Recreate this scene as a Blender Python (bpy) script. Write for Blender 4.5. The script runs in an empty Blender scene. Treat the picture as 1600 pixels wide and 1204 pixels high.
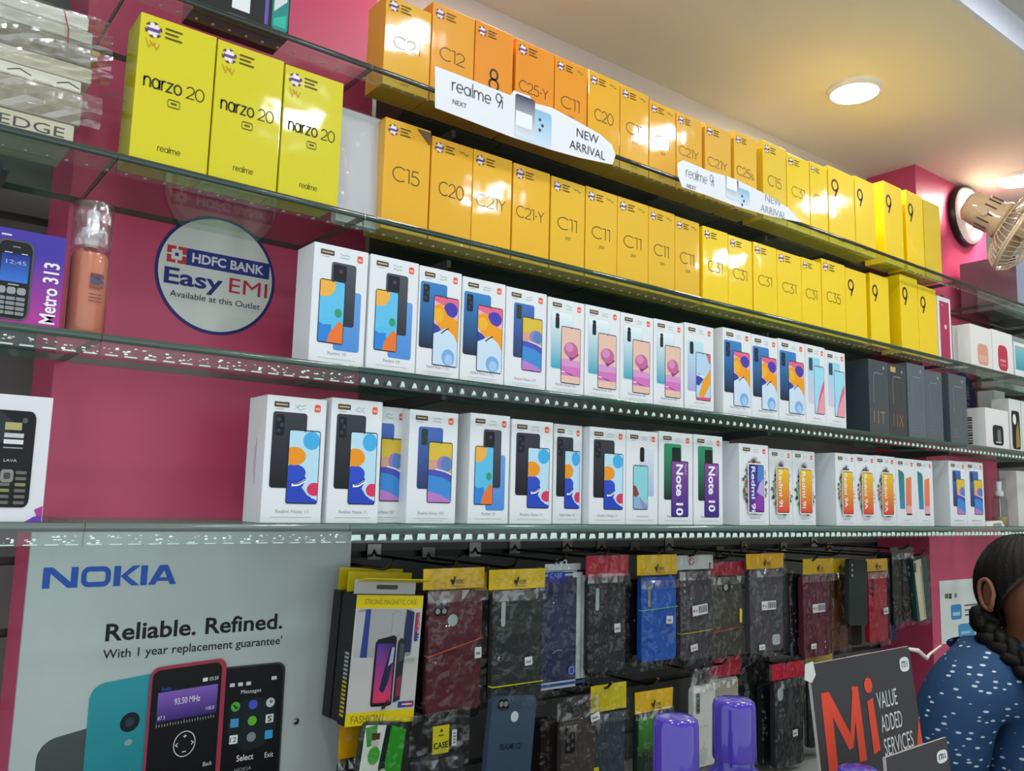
import bpy, bmesh, math, random
from math import sin, cos, pi, radians, sqrt
from mathutils import Vector, Matrix

S = bpy.context.scene
C = S.collection
EYE = 1.45                       # camera height above the floor
# ---------------------------------------------------------------- camera
F, YAW, PITCH, ROLL = 1350.0, radians(37.615), radians(7.606), radians(-1.464)
fwd = Vector((sin(YAW) * cos(PITCH), cos(YAW) * cos(PITCH), sin(PITCH)))
_r = Vector((cos(YAW), -sin(YAW), 0))
_d = fwd.cross(_r)
RT = cos(ROLL) * _r + sin(ROLL) * _d
DN = -sin(ROLL) * _r + cos(ROLL) * _d
cam = bpy.data.cameras.new('camera')
cam.sensor_width = 36
cam.lens = 36 * F / 1600
cam.clip_start = 0.02
camo = bpy.data.objects.new('camera', cam)
C.objects.link(camo)
m = Matrix((RT, -DN, -fwd)).transposed().to_4x4()
m.translation = (0, 0, EYE)
camo.matrix_world = m
S.camera = camo
# ---------------------------------------------------------------- view, world, room lights
S.view_settings.view_transform = 'Standard'
S.view_settings.look = 'None'
S.view_settings.gamma = 1
S.view_settings.use_curve_mapping = False
S.view_settings.exposure = 1.16
W = bpy.data.worlds.new('world')
S.world = W
W.use_nodes = True
W.node_tree.nodes['Background'].inputs[0].default_value = (0.86, 0.95, 1.0, 1)
W.node_tree.nodes['Background'].inputs[1].default_value = 0.52
CEIL, UPCEIL = EYE + 1.06, EYE + 1.135
YG, YP, YW = 1.06, 1.27, 1.43    # shelf front edge, pillar face, slat wall
WARM, COOL = (1.0, 0.91, 0.77), (0.90, 0.96, 1.0)
# (x, y, ceiling height, watts, colour) of every round ceiling downlight
LAMPS = [(1.94, 1.124, CEIL, 4.2, WARM), (2.87, 1.11, CEIL, 4.2, WARM), (0.95, 1.12, CEIL, 1.2, (1.0, 0.74, 0.5)),
         (0.06, 0.45, UPCEIL, 4.5, COOL), (0.99, 0.45, UPCEIL, 4.5, COOL), (1.88, 0.45, UPCEIL, 5, COOL), (2.79, 0.45, UPCEIL, 7, COOL),
         (0.06, -0.30, UPCEIL, 4.5, COOL), (0.97, -0.20, UPCEIL, 5, COOL), (1.80, -0.30, UPCEIL, 5, COOL), (3.1, -0.25, UPCEIL, 7, COOL)]
for i, (x, y, z, w, c) in enumerate(LAMPS):
    l = bpy.data.lights.new('downlight_glow', 'AREA')
    l.shape = 'DISK'
    l.size = 0.115
    l.energy = w
    l.color = c
    o = bpy.data.objects.new('downlight_glow', l)
    C.objects.link(o)
    o.location = (x, y, z - 0.016)

# ---------------------------------------------------------------- helpers: a pixel of the 1600x1204 frame to a point in the room
def ray(px, py):
    return RT * ((px - 800) / F) + DN * ((py - 602) / F) + fwd
def onY(px, py, Y):
    v = ray(px, py)
    v = v * (Y / v.y)
    return Vector((v.x, Y, v.z + EYE))
def atD(px, py, d):
    v = ray(px, py) * d
    return Vector((v.x, v.y, v.z + EYE))

# ---------------------------------------------------------------- materials (colour comes from the 'Col' attribute of each mesh)
def lin(c):
    c /= 255
    return c / 12.92 if c <= 0.04045 else ((c + 0.055) / 1.055) ** 2.4
_hc = {}
def H(h):
    if not isinstance(h, str):
        return h
    if h not in _hc:
        _hc[h] = tuple(lin(int(h[i:i + 2], 16)) for i in (0, 2, 4)) + (1.0,)
    return _hc[h]
def mixc(a, b, t):
    a, b = H(a), H(b)
    t = max(0, min(1, t))
    return tuple(a[i] + (b[i] - a[i]) * t for i in range(4))
MATS = {}
def new_mat(name):
    mt = bpy.data.materials.new(name)
    mt.use_nodes = True
    nt = mt.node_tree
    nt.nodes.clear()
    out = nt.nodes.new('ShaderNodeOutputMaterial')
    MATS[name] = mt
    return mt, nt, out
def N(nt, typ, **kw):
    n = nt.nodes.new('ShaderNode' + typ)
    for k, v in kw.items():
        if k.startswith('i_'):
            n.inputs[k[2:].replace('_', ' ')].default_value = v
        else:
            setattr(n, k, v)
    return n
def bump(nt, scale, strength, dist=0.01, detail=2):
    tc = N(nt, 'TexCoord')
    nz = N(nt, 'TexNoise')
    nz.inputs['Scale'].default_value = scale
    nz.inputs['Detail'].default_value = detail
    b = N(nt, 'Bump')
    b.inputs['Strength'].default_value = strength
    b.inputs['Distance'].default_value = dist
    nt.links.new(tc.outputs['Object'], nz.inputs['Vector'])
    nt.links.new(nz.outputs['Fac'], b.inputs['Height'])
    return b, nz
def attr_mat(name, rough=0.5, coat=0, coat_rough=0.08, metal=0, spec=0.5, bmp=None, coat_bmp=None, emit=0, subsurf=0):
    mt, nt, out = new_mat(name)
    p = N(nt, 'BsdfPrincipled')
    a = N(nt, 'Attribute', attribute_name='Col')
    nt.links.new(a.outputs['Color'], p.inputs['Base Color'])
    p.inputs['Roughness'].default_value = rough
    p.inputs['Metallic'].default_value = metal
    p.inputs['Specular IOR Level'].default_value = spec
    p.inputs['Coat Weight'].default_value = coat
    p.inputs['Coat Roughness'].default_value = coat_rough
    if emit:
        nt.links.new(a.outputs['Color'], p.inputs['Emission Color'])
        p.inputs['Emission Strength'].default_value = emit
    if bmp:
        b, _ = bump(nt, *bmp)
        nt.links.new(b.outputs['Normal'], p.inputs['Normal'])
    if coat_bmp:
        b, _ = bump(nt, *coat_bmp)
        nt.links.new(b.outputs['Normal'], p.inputs['Coat Normal'])
    nt.links.new(p.outputs[0], out.inputs[0])
    return mt
attr_mat('card', 0.45, spec=0.3)
attr_mat('wrapped_card', 0.5, coat=1.0, coat_rough=0.08, spec=0.3, coat_bmp=(10, 0.45, 0.005))
attr_mat('white_card', 0.4, coat=0.25, coat_rough=0.12, spec=0.3)
attr_mat('ink', 0.45, spec=0.3)
attr_mat('plastic', 0.32)
attr_mat('shiny', 0.12, coat=0.5, coat_rough=0.05)
attr_mat('rubber', 0.55, spec=0.3, bmp=(60, 0.1, 0.002))
attr_mat('paint', 0.55, spec=0.35, bmp=(14, 0.06, 0.01))
attr_mat('metal', 0.25, metal=1.0)
attr_mat('laminate', 0.35, bmp=(30, 0.03, 0.002))
attr_mat('glint_glow', 0.12, coat=1.0, coat_rough=0.03, emit=0.16)  # faint glow stands in for lamp glints reflected by the shelf strips
attr_mat('lamp', 0.4, emit=4.0)
attr_mat('warm_lamp', 0.4, emit=32.0)
attr_mat('skin', 0.45, spec=0.4)
attr_mat('hair', 0.55, spec=0.2, bmp=(260, 0.6, 0.002))
attr_mat('ceiling', 0.7, bmp=(8, 0.03, 0.01))
attr_mat('pink_laminate', 0.38, bmp=(5, 0.04, 0.01))
def clear_mat(name, tint, gloss_rough, fac_mul, blend=0.25, bmp=None, ior=1.45, haze=0.0):
    mt, nt, out = new_mat(name)
    a = N(nt, 'Attribute', attribute_name='Col')
    t = N(nt, 'BsdfTransparent')
    nt.links.new(a.outputs['Color'], t.inputs['Color'])
    g = N(nt, 'BsdfGlossy')
    g.inputs['Roughness'].default_value = gloss_rough
    g.inputs['Color'].default_value = tint
    fr = N(nt, 'LayerWeight')                     # thin sheet: Schlick's curve, the same from both sides
    fr.inputs['Blend'].default_value = 0.5
    pw = N(nt, 'Math', operation='POWER')
    pw.inputs[1].default_value = 5
    nt.links.new(fr.outputs['Facing'], pw.inputs[0])
    mu = N(nt, 'Math', operation='MULTIPLY_ADD')
    mu.inputs[1].default_value = fac_mul
    mu.inputs[2].default_value = ((ior - 1) / (ior + 1)) ** 2 + haze
    mu.use_clamp = True
    nt.links.new(pw.outputs[0], mu.inputs[0])
    mx = N(nt, 'MixShader')
    nt.links.new(mu.outputs[0], mx.inputs[0])
    nt.links.new(t.outputs[0], mx.inputs[1])
    nt.links.new(g.outputs[0], mx.inputs[2])
    if bmp:
        b, _ = bump(nt, *bmp)
        nt.links.new(b.outputs['Normal'], g.inputs['Normal'])
        nt.links.new(b.outputs['Normal'], fr.inputs['Normal'])
    nt.links.new(mx.outputs[0], out.inputs[0])
clear_mat('glass', (0.9, 1, 0.96, 1), 0.05, 0.35, ior=1.4)
clear_mat('clear_plastic', (1, 1, 1, 1), 0.08, 0.8, bmp=(60, 0.2, 0.004))
clear_mat('film', (1, 1, 1, 1), 0.09, 0.4, bmp=(24, 1.0, 0.025, 2), haze=0.004)
clear_mat('smooth_wrap', (1, 1, 1, 1), 0.07, 0.5, bmp=(30, 0.25, 0.01, 2), haze=0.03)
clear_mat('milky_film', (1, 1, 1, 1), 0.22, 0.5, bmp=(20, 0.8, 0.02, 2), haze=0.16)

# ---------------------------------------------------------------- mesh building
class MB:
    def __init__(s):
        s.v, s.f, s.c, s.m, s.sm = [], [], [], [], []
        s.T = None
    def poly(s, pts, col, mat='card', smooth=False):
        n = len(s.v)
        T = s.T
        s.v += [tuple(T @ Vector(p)) if T else tuple(p) for p in pts]
        s.f.append(tuple(range(n, n + len(pts))))
        s.c.append(col)
        s.m.append(mat)
        s.sm.append(smooth)
    def mesh(s, vs, fs, col, mat='card', smooth=False):
        n = len(s.v)
        T = s.T
        s.v += [tuple(T @ Vector(p)) if T else tuple(p) for p in vs]
        for k, f in enumerate(fs):
            s.f.append(tuple(n + i for i in f))
            s.c.append([col(vs[i]) for i in f] if callable(col) else col)
            s.m.append(mat)
            s.sm.append(smooth)
    def box(s, x0, x1, y0, y1, z0, z1, col, mat='card', front=None):
        v = [(x0, y0, z0), (x1, y0, z0), (x1, y1, z0), (x0, y1, z0), (x0, y0, z1), (x1, y0, z1), (x1, y1, z1), (x0, y1, z1)]
        s.mesh(v, [(0, 3, 2, 1), (4, 5, 6, 7), (0, 1, 5, 4), (1, 2, 6, 5), (2, 3, 7, 6), (3, 0, 4, 7)], col, mat)
    def prism(s, pts, y0, y1, col, mat='card', col_side=None, smooth=False):   # outline in x,z going counter-clockwise seen from -y
        n = len(pts)
        s.poly([(p[0], y0, p[1]) for p in pts], col, mat)
        s.poly([(p[0], y1, p[1]) for p in reversed(pts)], col_side or col, mat)
        vs = [(p[0], y0, p[1]) for p in pts] + [(p[0], y1, p[1]) for p in pts]
        s.mesh(vs, [(i, i + n, (i + 1) % n + n, (i + 1) % n) for i in range(n)], col_side or col, mat, smooth)
    def lathe(s, prof, col, mat='plastic', n=28, center=(0, 0, 0), axis=None, smooth=True, cap=True):   # prof: (radius, height)
        A = axis or Matrix.Identity(3)
        c0 = Vector(center)
        vs = []
        for r, h in prof:
            for k in range(n):
                a = 2 * pi * k / n
                vs.append(c0 + A @ Vector((r * cos(a), r * sin(a), h)))
        fs = []
        for i in range(len(prof) - 1):
            for k in range(n):
                k2 = (k + 1) % n
                fs.append((i * n + k, i * n + k2, (i + 1) * n + k2, (i + 1) * n + k))
        s.mesh(vs, fs, col, mat, smooth)
        if cap:
            if prof[0][0] > 1e-6:
                s.poly([vs[k] for k in reversed(range(n))], col if not callable(col) else col(vs[0]), mat)
            if prof[-1][0] > 1e-6:
                s.poly([vs[(len(prof) - 1) * n + k] for k in range(n)], col if not callable(col) else col(vs[-1]), mat)
    def tube(s, pts, r, col, mat='metal', n=8, closed=False):
        pts = [Vector(p) for p in pts]
        L = len(pts)
        rr = r if isinstance(r, (list, tuple)) else [r] * L
        vs = []
        up = None
        for i, p in enumerate(pts):
            a = pts[(i - 1) % L] if (closed or i > 0) else p
            b = pts[(i + 1) % L] if (closed or i < L - 1) else p
            t = (b - a).normalized()
            if up is None:
                up = t.orthogonal().normalized()
            up = (up - t * up.dot(t))
            up = up.normalized() if up.length > 1e-6 else t.orthogonal().normalized()
            w = t.cross(up)
            for k in range(n):
                an = 2 * pi * k / n
                vs.append(p + (up * cos(an) + w * sin(an)) * rr[i])
        fs = []
        for i in range(L if closed else L - 1):
            j = (i + 1) % L
            for k in range(n):
                k2 = (k + 1) % n
                fs.append((i * n + k, i * n + k2, j * n + k2, j * n + k))
        s.mesh(vs, fs, col, mat, True)
        if not closed:
            s.poly([vs[k] for k in reversed(range(n))], col, mat)
            s.poly([vs[(L - 1) * n + k] for k in range(n)], col, mat)
    def build(s, name, parent=None, bevel=0):
        me = bpy.data.meshes.new(name)
        me.from_pydata(s.v, [], s.f)
        keys = []
        for k in s.m:
            if k not in keys:
                keys.append(k)
        for k in keys:
            me.materials.append(MATS[k])
        ix = {k: i for i, k in enumerate(keys)}
        ca = me.color_attributes.new('Col', 'FLOAT_COLOR', 'CORNER')
        buf = []
        for p, c in zip(me.polygons, s.c):
            n = p.loop_total
            if isinstance(c, list):
                for q in c:
                    buf.extend(H(q))
            else:
                buf.extend(H(c) * n)
        ca.data.foreach_set('color', buf)
        me.polygons.foreach_set('material_index', [ix[k] for k in s.m])
        me.polygons.foreach_set('use_smooth', s.sm)
        me.update()
        o = bpy.data.objects.new(name, me)
        C.objects.link(o)
        if parent:
            o.parent = parent
        if bevel:
            b = o.modifiers.new('soft_edges', 'BEVEL')
            b.width = bevel
            b.segments = 2
            b.limit_method = 'ANGLE'
        return o
def empty(name, loc=(0, 0, 0), rz=0.0, rx=0.0, ry=0.0):
    o = bpy.data.objects.new(name, None)
    o.empty_display_size = 0.02
    C.objects.link(o)
    o.location = loc
    o.rotation_euler = (rx, ry, rz)
    return o
def tag(o, label, cat, group=None):
    o['label'] = label
    o['category'] = cat
    if group:
        o['group'] = group
    return o
def struct(o):
    o['kind'] = 'structure'
    return o

# ---------------------------------------------------------------- lettering
_tc = {}
def font_mesh(txt, bold=0.0):
    key = (txt, bold)
    if key not in _tc:
        cu = bpy.data.curves.new('lettering', 'FONT')
        cu.body = txt
        cu.resolution_u = 3
        cu.offset = bold
        ob = bpy.data.objects.new('lettering', cu)
        C.objects.link(ob)
        dg = bpy.context.evaluated_depsgraph_get()
        ev = ob.evaluated_get(dg)
        me = ev.to_mesh()
        vs = [(v.co.x, v.co.y) for v in me.vertices]
        fs = [tuple(p.vertices) for p in me.polygons]
        ev.to_mesh_clear()
        bpy.data.objects.remove(ob)
        bpy.data.curves.remove(cu)
        xs = [v[0] for v in vs]
        ys = [v[1] for v in vs]
        _tc[key] = (vs, fs, min(xs), max(xs), min(ys), max(ys))
    return _tc[key]
def arc(cx, cy, rx, ry, a0, a1, n=14):
    return [(cx + rx * cos(radians(a0 + (a1 - a0) * i / n)), cy + ry * sin(radians(a0 + (a1 - a0) * i / n))) for i in range(n + 1)]
GL = {
    'C': (.92, [arc(.5, .5, .5, .5, 48, 312)]),
    '0': (.78, [arc(.38, .5, .36, .5, 0, 360, 18)]),
    '1': (.36, [[(.0, .97), (.24, .97), (.24, 0)]]),
    '2': (.74, [arc(.33, .68, .31, .3, 165, -42) + [(.02, .02), (.68, .02)]]),
    '3': (.7, [[(.04, .97), (.58, .97), (.27, .6)] + arc(.3, .3, .31, .3, 85, -150)]),
    '5': (.7, [[(.56, .97), (.14, .97), (.08, .58)] + arc(.3, .31, .31, .31, 125, -150)]),
    '8': (.72, [arc(.33, .755, .25, .235, 0, 360, 18), arc(.33, .27, .32, .26, 0, 360, 18)]),
    '9': (.74, [arc(.35, .68, .32, .31, 0, 360, 18), [(.66, .6), (.32, .0)]]),
    'Y': (.72, [[(0, .98), (.33, .5), (.66, .98)], [(.33, .5), (.33, 0)]]),
    '-': (.36, [[(.03, .45), (.27, .45)]]),
    's': (.5, [arc(.25, .45, .2, .15, 40, 270, 8) + arc(.25, .16, .21, .15, 90, -140, 8)]),
    'n': (.68, [[(.03, 0), (.03, .62)], arc(.29, .34, .26, .26, 180, 0, 8) + [(.55, 0)]]),
    'a': (.78, [arc(.32, .31, .29, .29, 0, 360, 16), [(.62, .6), (.62, 0)]]),
    'r': (.42, [[(.03, 0), (.03, .62)], arc(.27, .36, .24, .24, 180, 70, 6)]),
    'z': (.62, [[(.02, .58), (.5, .58), (.02, .03), (.52, .03)]]),
    'o': (.74, [arc(.33, .31, .3, .29, 0, 360, 16)]),
    'e': (.74, [arc(.33, .31, .3, .29, 0, 318, 14), [(.03, .31), (.62, .31)]]),
    'l': (.2, [[(.05, 0), (.05, .98)]]),
    'm': (1.06, [[(.03, 0), (.03, .62)], arc(.25, .36, .22, .24, 180, 0, 8) + [(.47, 0)], arc(.69, .36, .22, .24, 180, 0, 8) + [(.91, 0)]]),
    'i': (.2, [[(.05, 0), (.05, .6)], [(.05, .78), (.05, .86)]]),
    ' ': (.4, []),
}
def ribbon(pts, w):
    out = []
    n = len(pts)
    closed = n > 3 and abs(pts[0][0] - pts[-1][0]) + abs(pts[0][1] - pts[-1][1]) < 1e-6
    L, R = [], []
    for i, p in enumerate(pts):
        a = pts[i - 1] if i > 0 else (pts[-2] if closed else p)
        b = pts[i + 1] if i < n - 1 else (pts[1] if closed else p)
        d1 = Vector((p[0] - a[0], p[1] - a[1]))
        d2 = Vector((b[0] - p[0], b[1] - p[1]))
        if d1.length < 1e-9: d1 = d2
        if d2.length < 1e-9: d2 = d1
        d1.normalize(); d2.normalize()
        nn = Vector((-(d1.y + d2.y), d1.x + d2.x))
        if nn.length < 1e-6: nn = Vector((-d1.y, d1.x))
        nn.normalize()
        k = w / 2 / max(0.45, nn.dot(Vector((-d1.y, d1.x))))
        L.append((p[0] + nn.x * k, p[1] + nn.y * k))
        R.append((p[0] - nn.x * k, p[1] - nn.y * k))
    for i in range(n - 1):
        out.append([R[i], R[i + 1], L[i + 1], L[i]])
    return out
def rrect(u0, u1, v0, v1, r, n=4):
    r = min(r, (u1 - u0) / 2, (v1 - v0) / 2)
    p = []
    for cx, cy, a in ((u1 - r, v1 - r, 0), (u0 + r, v1 - r, 90), (u0 + r, v0 + r, 180), (u1 - r, v0 + r, 270)):
        p += [(cx + r * cos(radians(a + 90 * i / n)), cy + r * sin(radians(a + 90 * i / n))) for i in range(n + 1)]
    return p
def clip_poly(p, c):
    for ax, lo, s in ((0, c[0], 1), (0, c[1], -1), (1, c[2], 1), (1, c[3], -1)):
        q = []
        for i in range(len(p)):
            a, b = p[i - 1], p[i]
            ia, ib = (a[ax] - lo) * s >= 0, (b[ax] - lo) * s >= 0
            if ia != ib:
                t = (lo - a[ax]) / (b[ax] - a[ax])
                q.append((a[0] + (b[0] - a[0]) * t, a[1] + (b[1] - a[1]) * t))
            if ib:
                q.append(b)
        p = q
        if len(p) < 3:
            return []
    return p
class Art:
    """Flat print laid on a face: design units (u right, v up) scaled onto the face; every layer sits a hair above the last."""
    def __init__(s, mb, su=1.0, sv=1.0, o=(0, 0, 0), du=(1, 0, 0), dv=(0, 0, 1), nrm=(0, -1, 0), mat='ink', step=0.00006, base=0.0003):
        s.mb, s.su, s.sv = mb, su, sv
        s.o, s.du, s.dv, s.n = Vector(o), Vector(du), Vector(dv), Vector(nrm)
        s.k, s.step, s.base, s.mat, s.clip = 0, step, base, mat, None
        s.tf = None
    def P(s, u, v):
        if s.tf:
            u, v = s.tf(u, v)
        return s.o + s.du * (u * s.su) + s.dv * (v * s.sv) + s.n * (s.base + s.step * s.k)
    def up(s):
        s.k += 1
        return s
    def poly(s, pts, col, up=True):
        if up: s.k += 1
        if s.clip:
            pts = clip_poly(pts, s.clip)
            if not pts: return
        c = [H(col(u, v)) for u, v in pts] if callable(col) else col
        s.mb.poly([s.P(u, v) for u, v in pts], c, s.mat)
    def rect(s, u0, u1, v0, v1, col, up=True, n=1):
        if up: s.k += 1
        for i in range(n):
            a, b = v0 + (v1 - v0) * i / n, v0 + (v1 - v0) * (i + 1) / n
            s.poly([(u0, a), (u1, a), (u1, b), (u0, b)], col, False)
    def rr(s, u0, u1, v0, v1, r, col, up=True):
        s.poly(rrect(u0, u1, v0, v1, r), col, up)
    def ell(s, cu, cv, ru, rv=None, col='000000', up=True, n=20):
        rv = rv or ru * s.su / s.sv
        s.poly([(cu + ru * cos(2 * pi * i / n), cv + rv * sin(2 * pi * i / n)) for i in range(n)], col, up)
    def line(s, pts, w, col, up=True):
        if up: s.k += 1
        for q in ribbon(pts, w):
            s.poly(q, col, False)
    def text(s, txt, u0, v0, hgt, col, width=None, bold=0.0, rot=0, align='l', shear=0.0):
        vs, fs, x0, x1, y0, y1 = font_mesh(txt, bold)
        k = hgt / 0.72                                   # cap height of the built-in face is about 0.72
        kx = width / (x1 - x0) if width else k * s.sv / s.su
        w = (x1 - x0) * kx
        off = {'l': 0, 'c': -w / 2, 'r': -w}[align]
        s.k += 1
        pts = []
        for x, y in vs:
            a, b = (x - x0) * kx + off + y * shear * kx, y * k
            if rot == -90:                               # reads downwards
                pts.append((u0 + b * s.sv / s.su, v0 - a * s.su / s.sv))
            elif rot == 90:
                pts.append((u0 - b * s.sv / s.su, v0 + a * s.su / s.sv))
            else:
                pts.append((u0 + a, v0 + b))
        s.mb.mesh([s.P(u, v) for u, v in pts], fs, col, s.mat)
    def stroke(s, txt, u0, v0, hgt, col, w=0.1, width=None):
        """thin drawn lettering, one line per stroke"""
        tot = sum(GL[c][0] for c in txt)
        kx = width / tot if width else hgt * s.sv / s.su
        x = u0
        s.k += 1
        for c in txt:
            adv, lines = GL[c]
            for ln in lines:
                q = [(a * kx * s.su, b * hgt * s.sv) for a, b in ln]
                for r in ribbon(q, w * hgt * s.sv):
                    s.poly([(x + a / s.su, v0 + b / s.sv) for a, b in r], col, False)
            x += adv * kx
def grad(c0, c1, v0, v1, axis=1):
    return lambda u, v: mixc(c0, c1, ((v if axis else u) - v0) / (v1 - v0))
random.seed(7)

# ================================================================ the room
def room():
    b = MB()
    b.box(-0.9, 4.3, -2.6, 1.60, -0.05, 0, 'b8b4ac', 'laminate')
    struct(b.build('floor'))
    # slatted wall: boards with a recessed groove every 10 cm
    b = MB()
    g = '5c5d5b'
    z, zt = 0.0, EYE + 0.9
    edges = []
    k = -14
    while EYE - 0.103 + 0.1 * k < zt:
        edges.append(EYE - 0.103 + 0.1 * k)
        k += 1
    prof = [(YW, 0.0)]
    for e in edges:
        if e > 0.02:
            prof += [(YW, e - .006), (YW + .012, e - .006), (YW + .012, e + .006), (YW, e + .006)]
    prof.append((YW, EYE + .93))
    for (y0, z0), (y1, z1) in zip(prof, prof[1:]):
        b.poly([(-0.9, y0, z0), (4.2, y0, z0), (4.2, y1, z1), (-0.9, y1, z1)], '3c3d3c' if y0 > YW and y1 > YW else g, 'laminate')
    b.box(-0.9, 4.2, YW + .013, YW + .05, 0, CEIL, g, 'laminate')
    b.poly([(-0.9, YW, EYE + .93), (4.2, YW, EYE + .93), (4.2, YW, CEIL), (-0.9, YW, CEIL)], 'cfc8c2', 'paint')  # pale band: lamplight on the upper wall put into its colour
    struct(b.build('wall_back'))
    for nm, x0, x1 in (('pillar_left', .211, .66), ('pillar_right', 2.525, 2.988)):
        b = MB()
        b.box(x0, x1, YP, YW - .0005, 0, CEIL, 'cb496f', 'pink_laminate')
        struct(b.build(nm))
    b = MB()
    b.box(4.2, 4.25, -2.6, 1.5, 0, UPCEIL, 'b9b3a8', 'paint')
    struct(b.build('wall_right'))
    cc = 'ebe3d2'
    b = MB()
    b.box(-0.9, 4.25, .785, 1.48, CEIL, CEIL + .03, cc, 'ceiling')
    struct(b.build('ceiling'))
    b = MB()
    b.box(-0.9, 4.25, .773, .785, CEIL, UPCEIL + .03, 'dfe2f0', 'ceiling')
    struct(b.build('trim_1'))
    b = MB()
    b.box(-0.9, 4.25, -2.6, .773, UPCEIL, UPCEIL + .03, 'c9c5b6', 'ceiling')
    struct(b.build('ceiling'))
room()
for i, (x, y, z, w, c) in enumerate(LAMPS):
    t = empty('ceiling_downlight', (x, y, z))
    b = MB()
    b.lathe([(.0575, -.014), (.0625, -.012), (.066, -.004), (.067, 0)], 'eeeae0', 'plastic', 32, cap=False)
    b.build('trim_ring', t)
    b = MB()
    b.lathe([(.0, -.0185), (.035, -.018), (.052, -.0155), (.0577, -.0125)], mixc('ffffff', 'ffe2b4', .22 if y > 1 else 0), 'warm_lamp' if y > 1 else 'lamp', 32, cap=False)
    b.build('diffuser', t)
    lb = {0: 'round lit downlight in the low ceiling, the one in full view near the top right',
          1: 'round lit downlight in the low ceiling above the wall fan', 2: 'round lit downlight above the top shelf, next to the left bay'}
    tag(t, lb.get(i, 'round lit downlight in the raised ceiling over the shop floor'), 'ceiling light', 'ceiling downlights')

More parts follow.
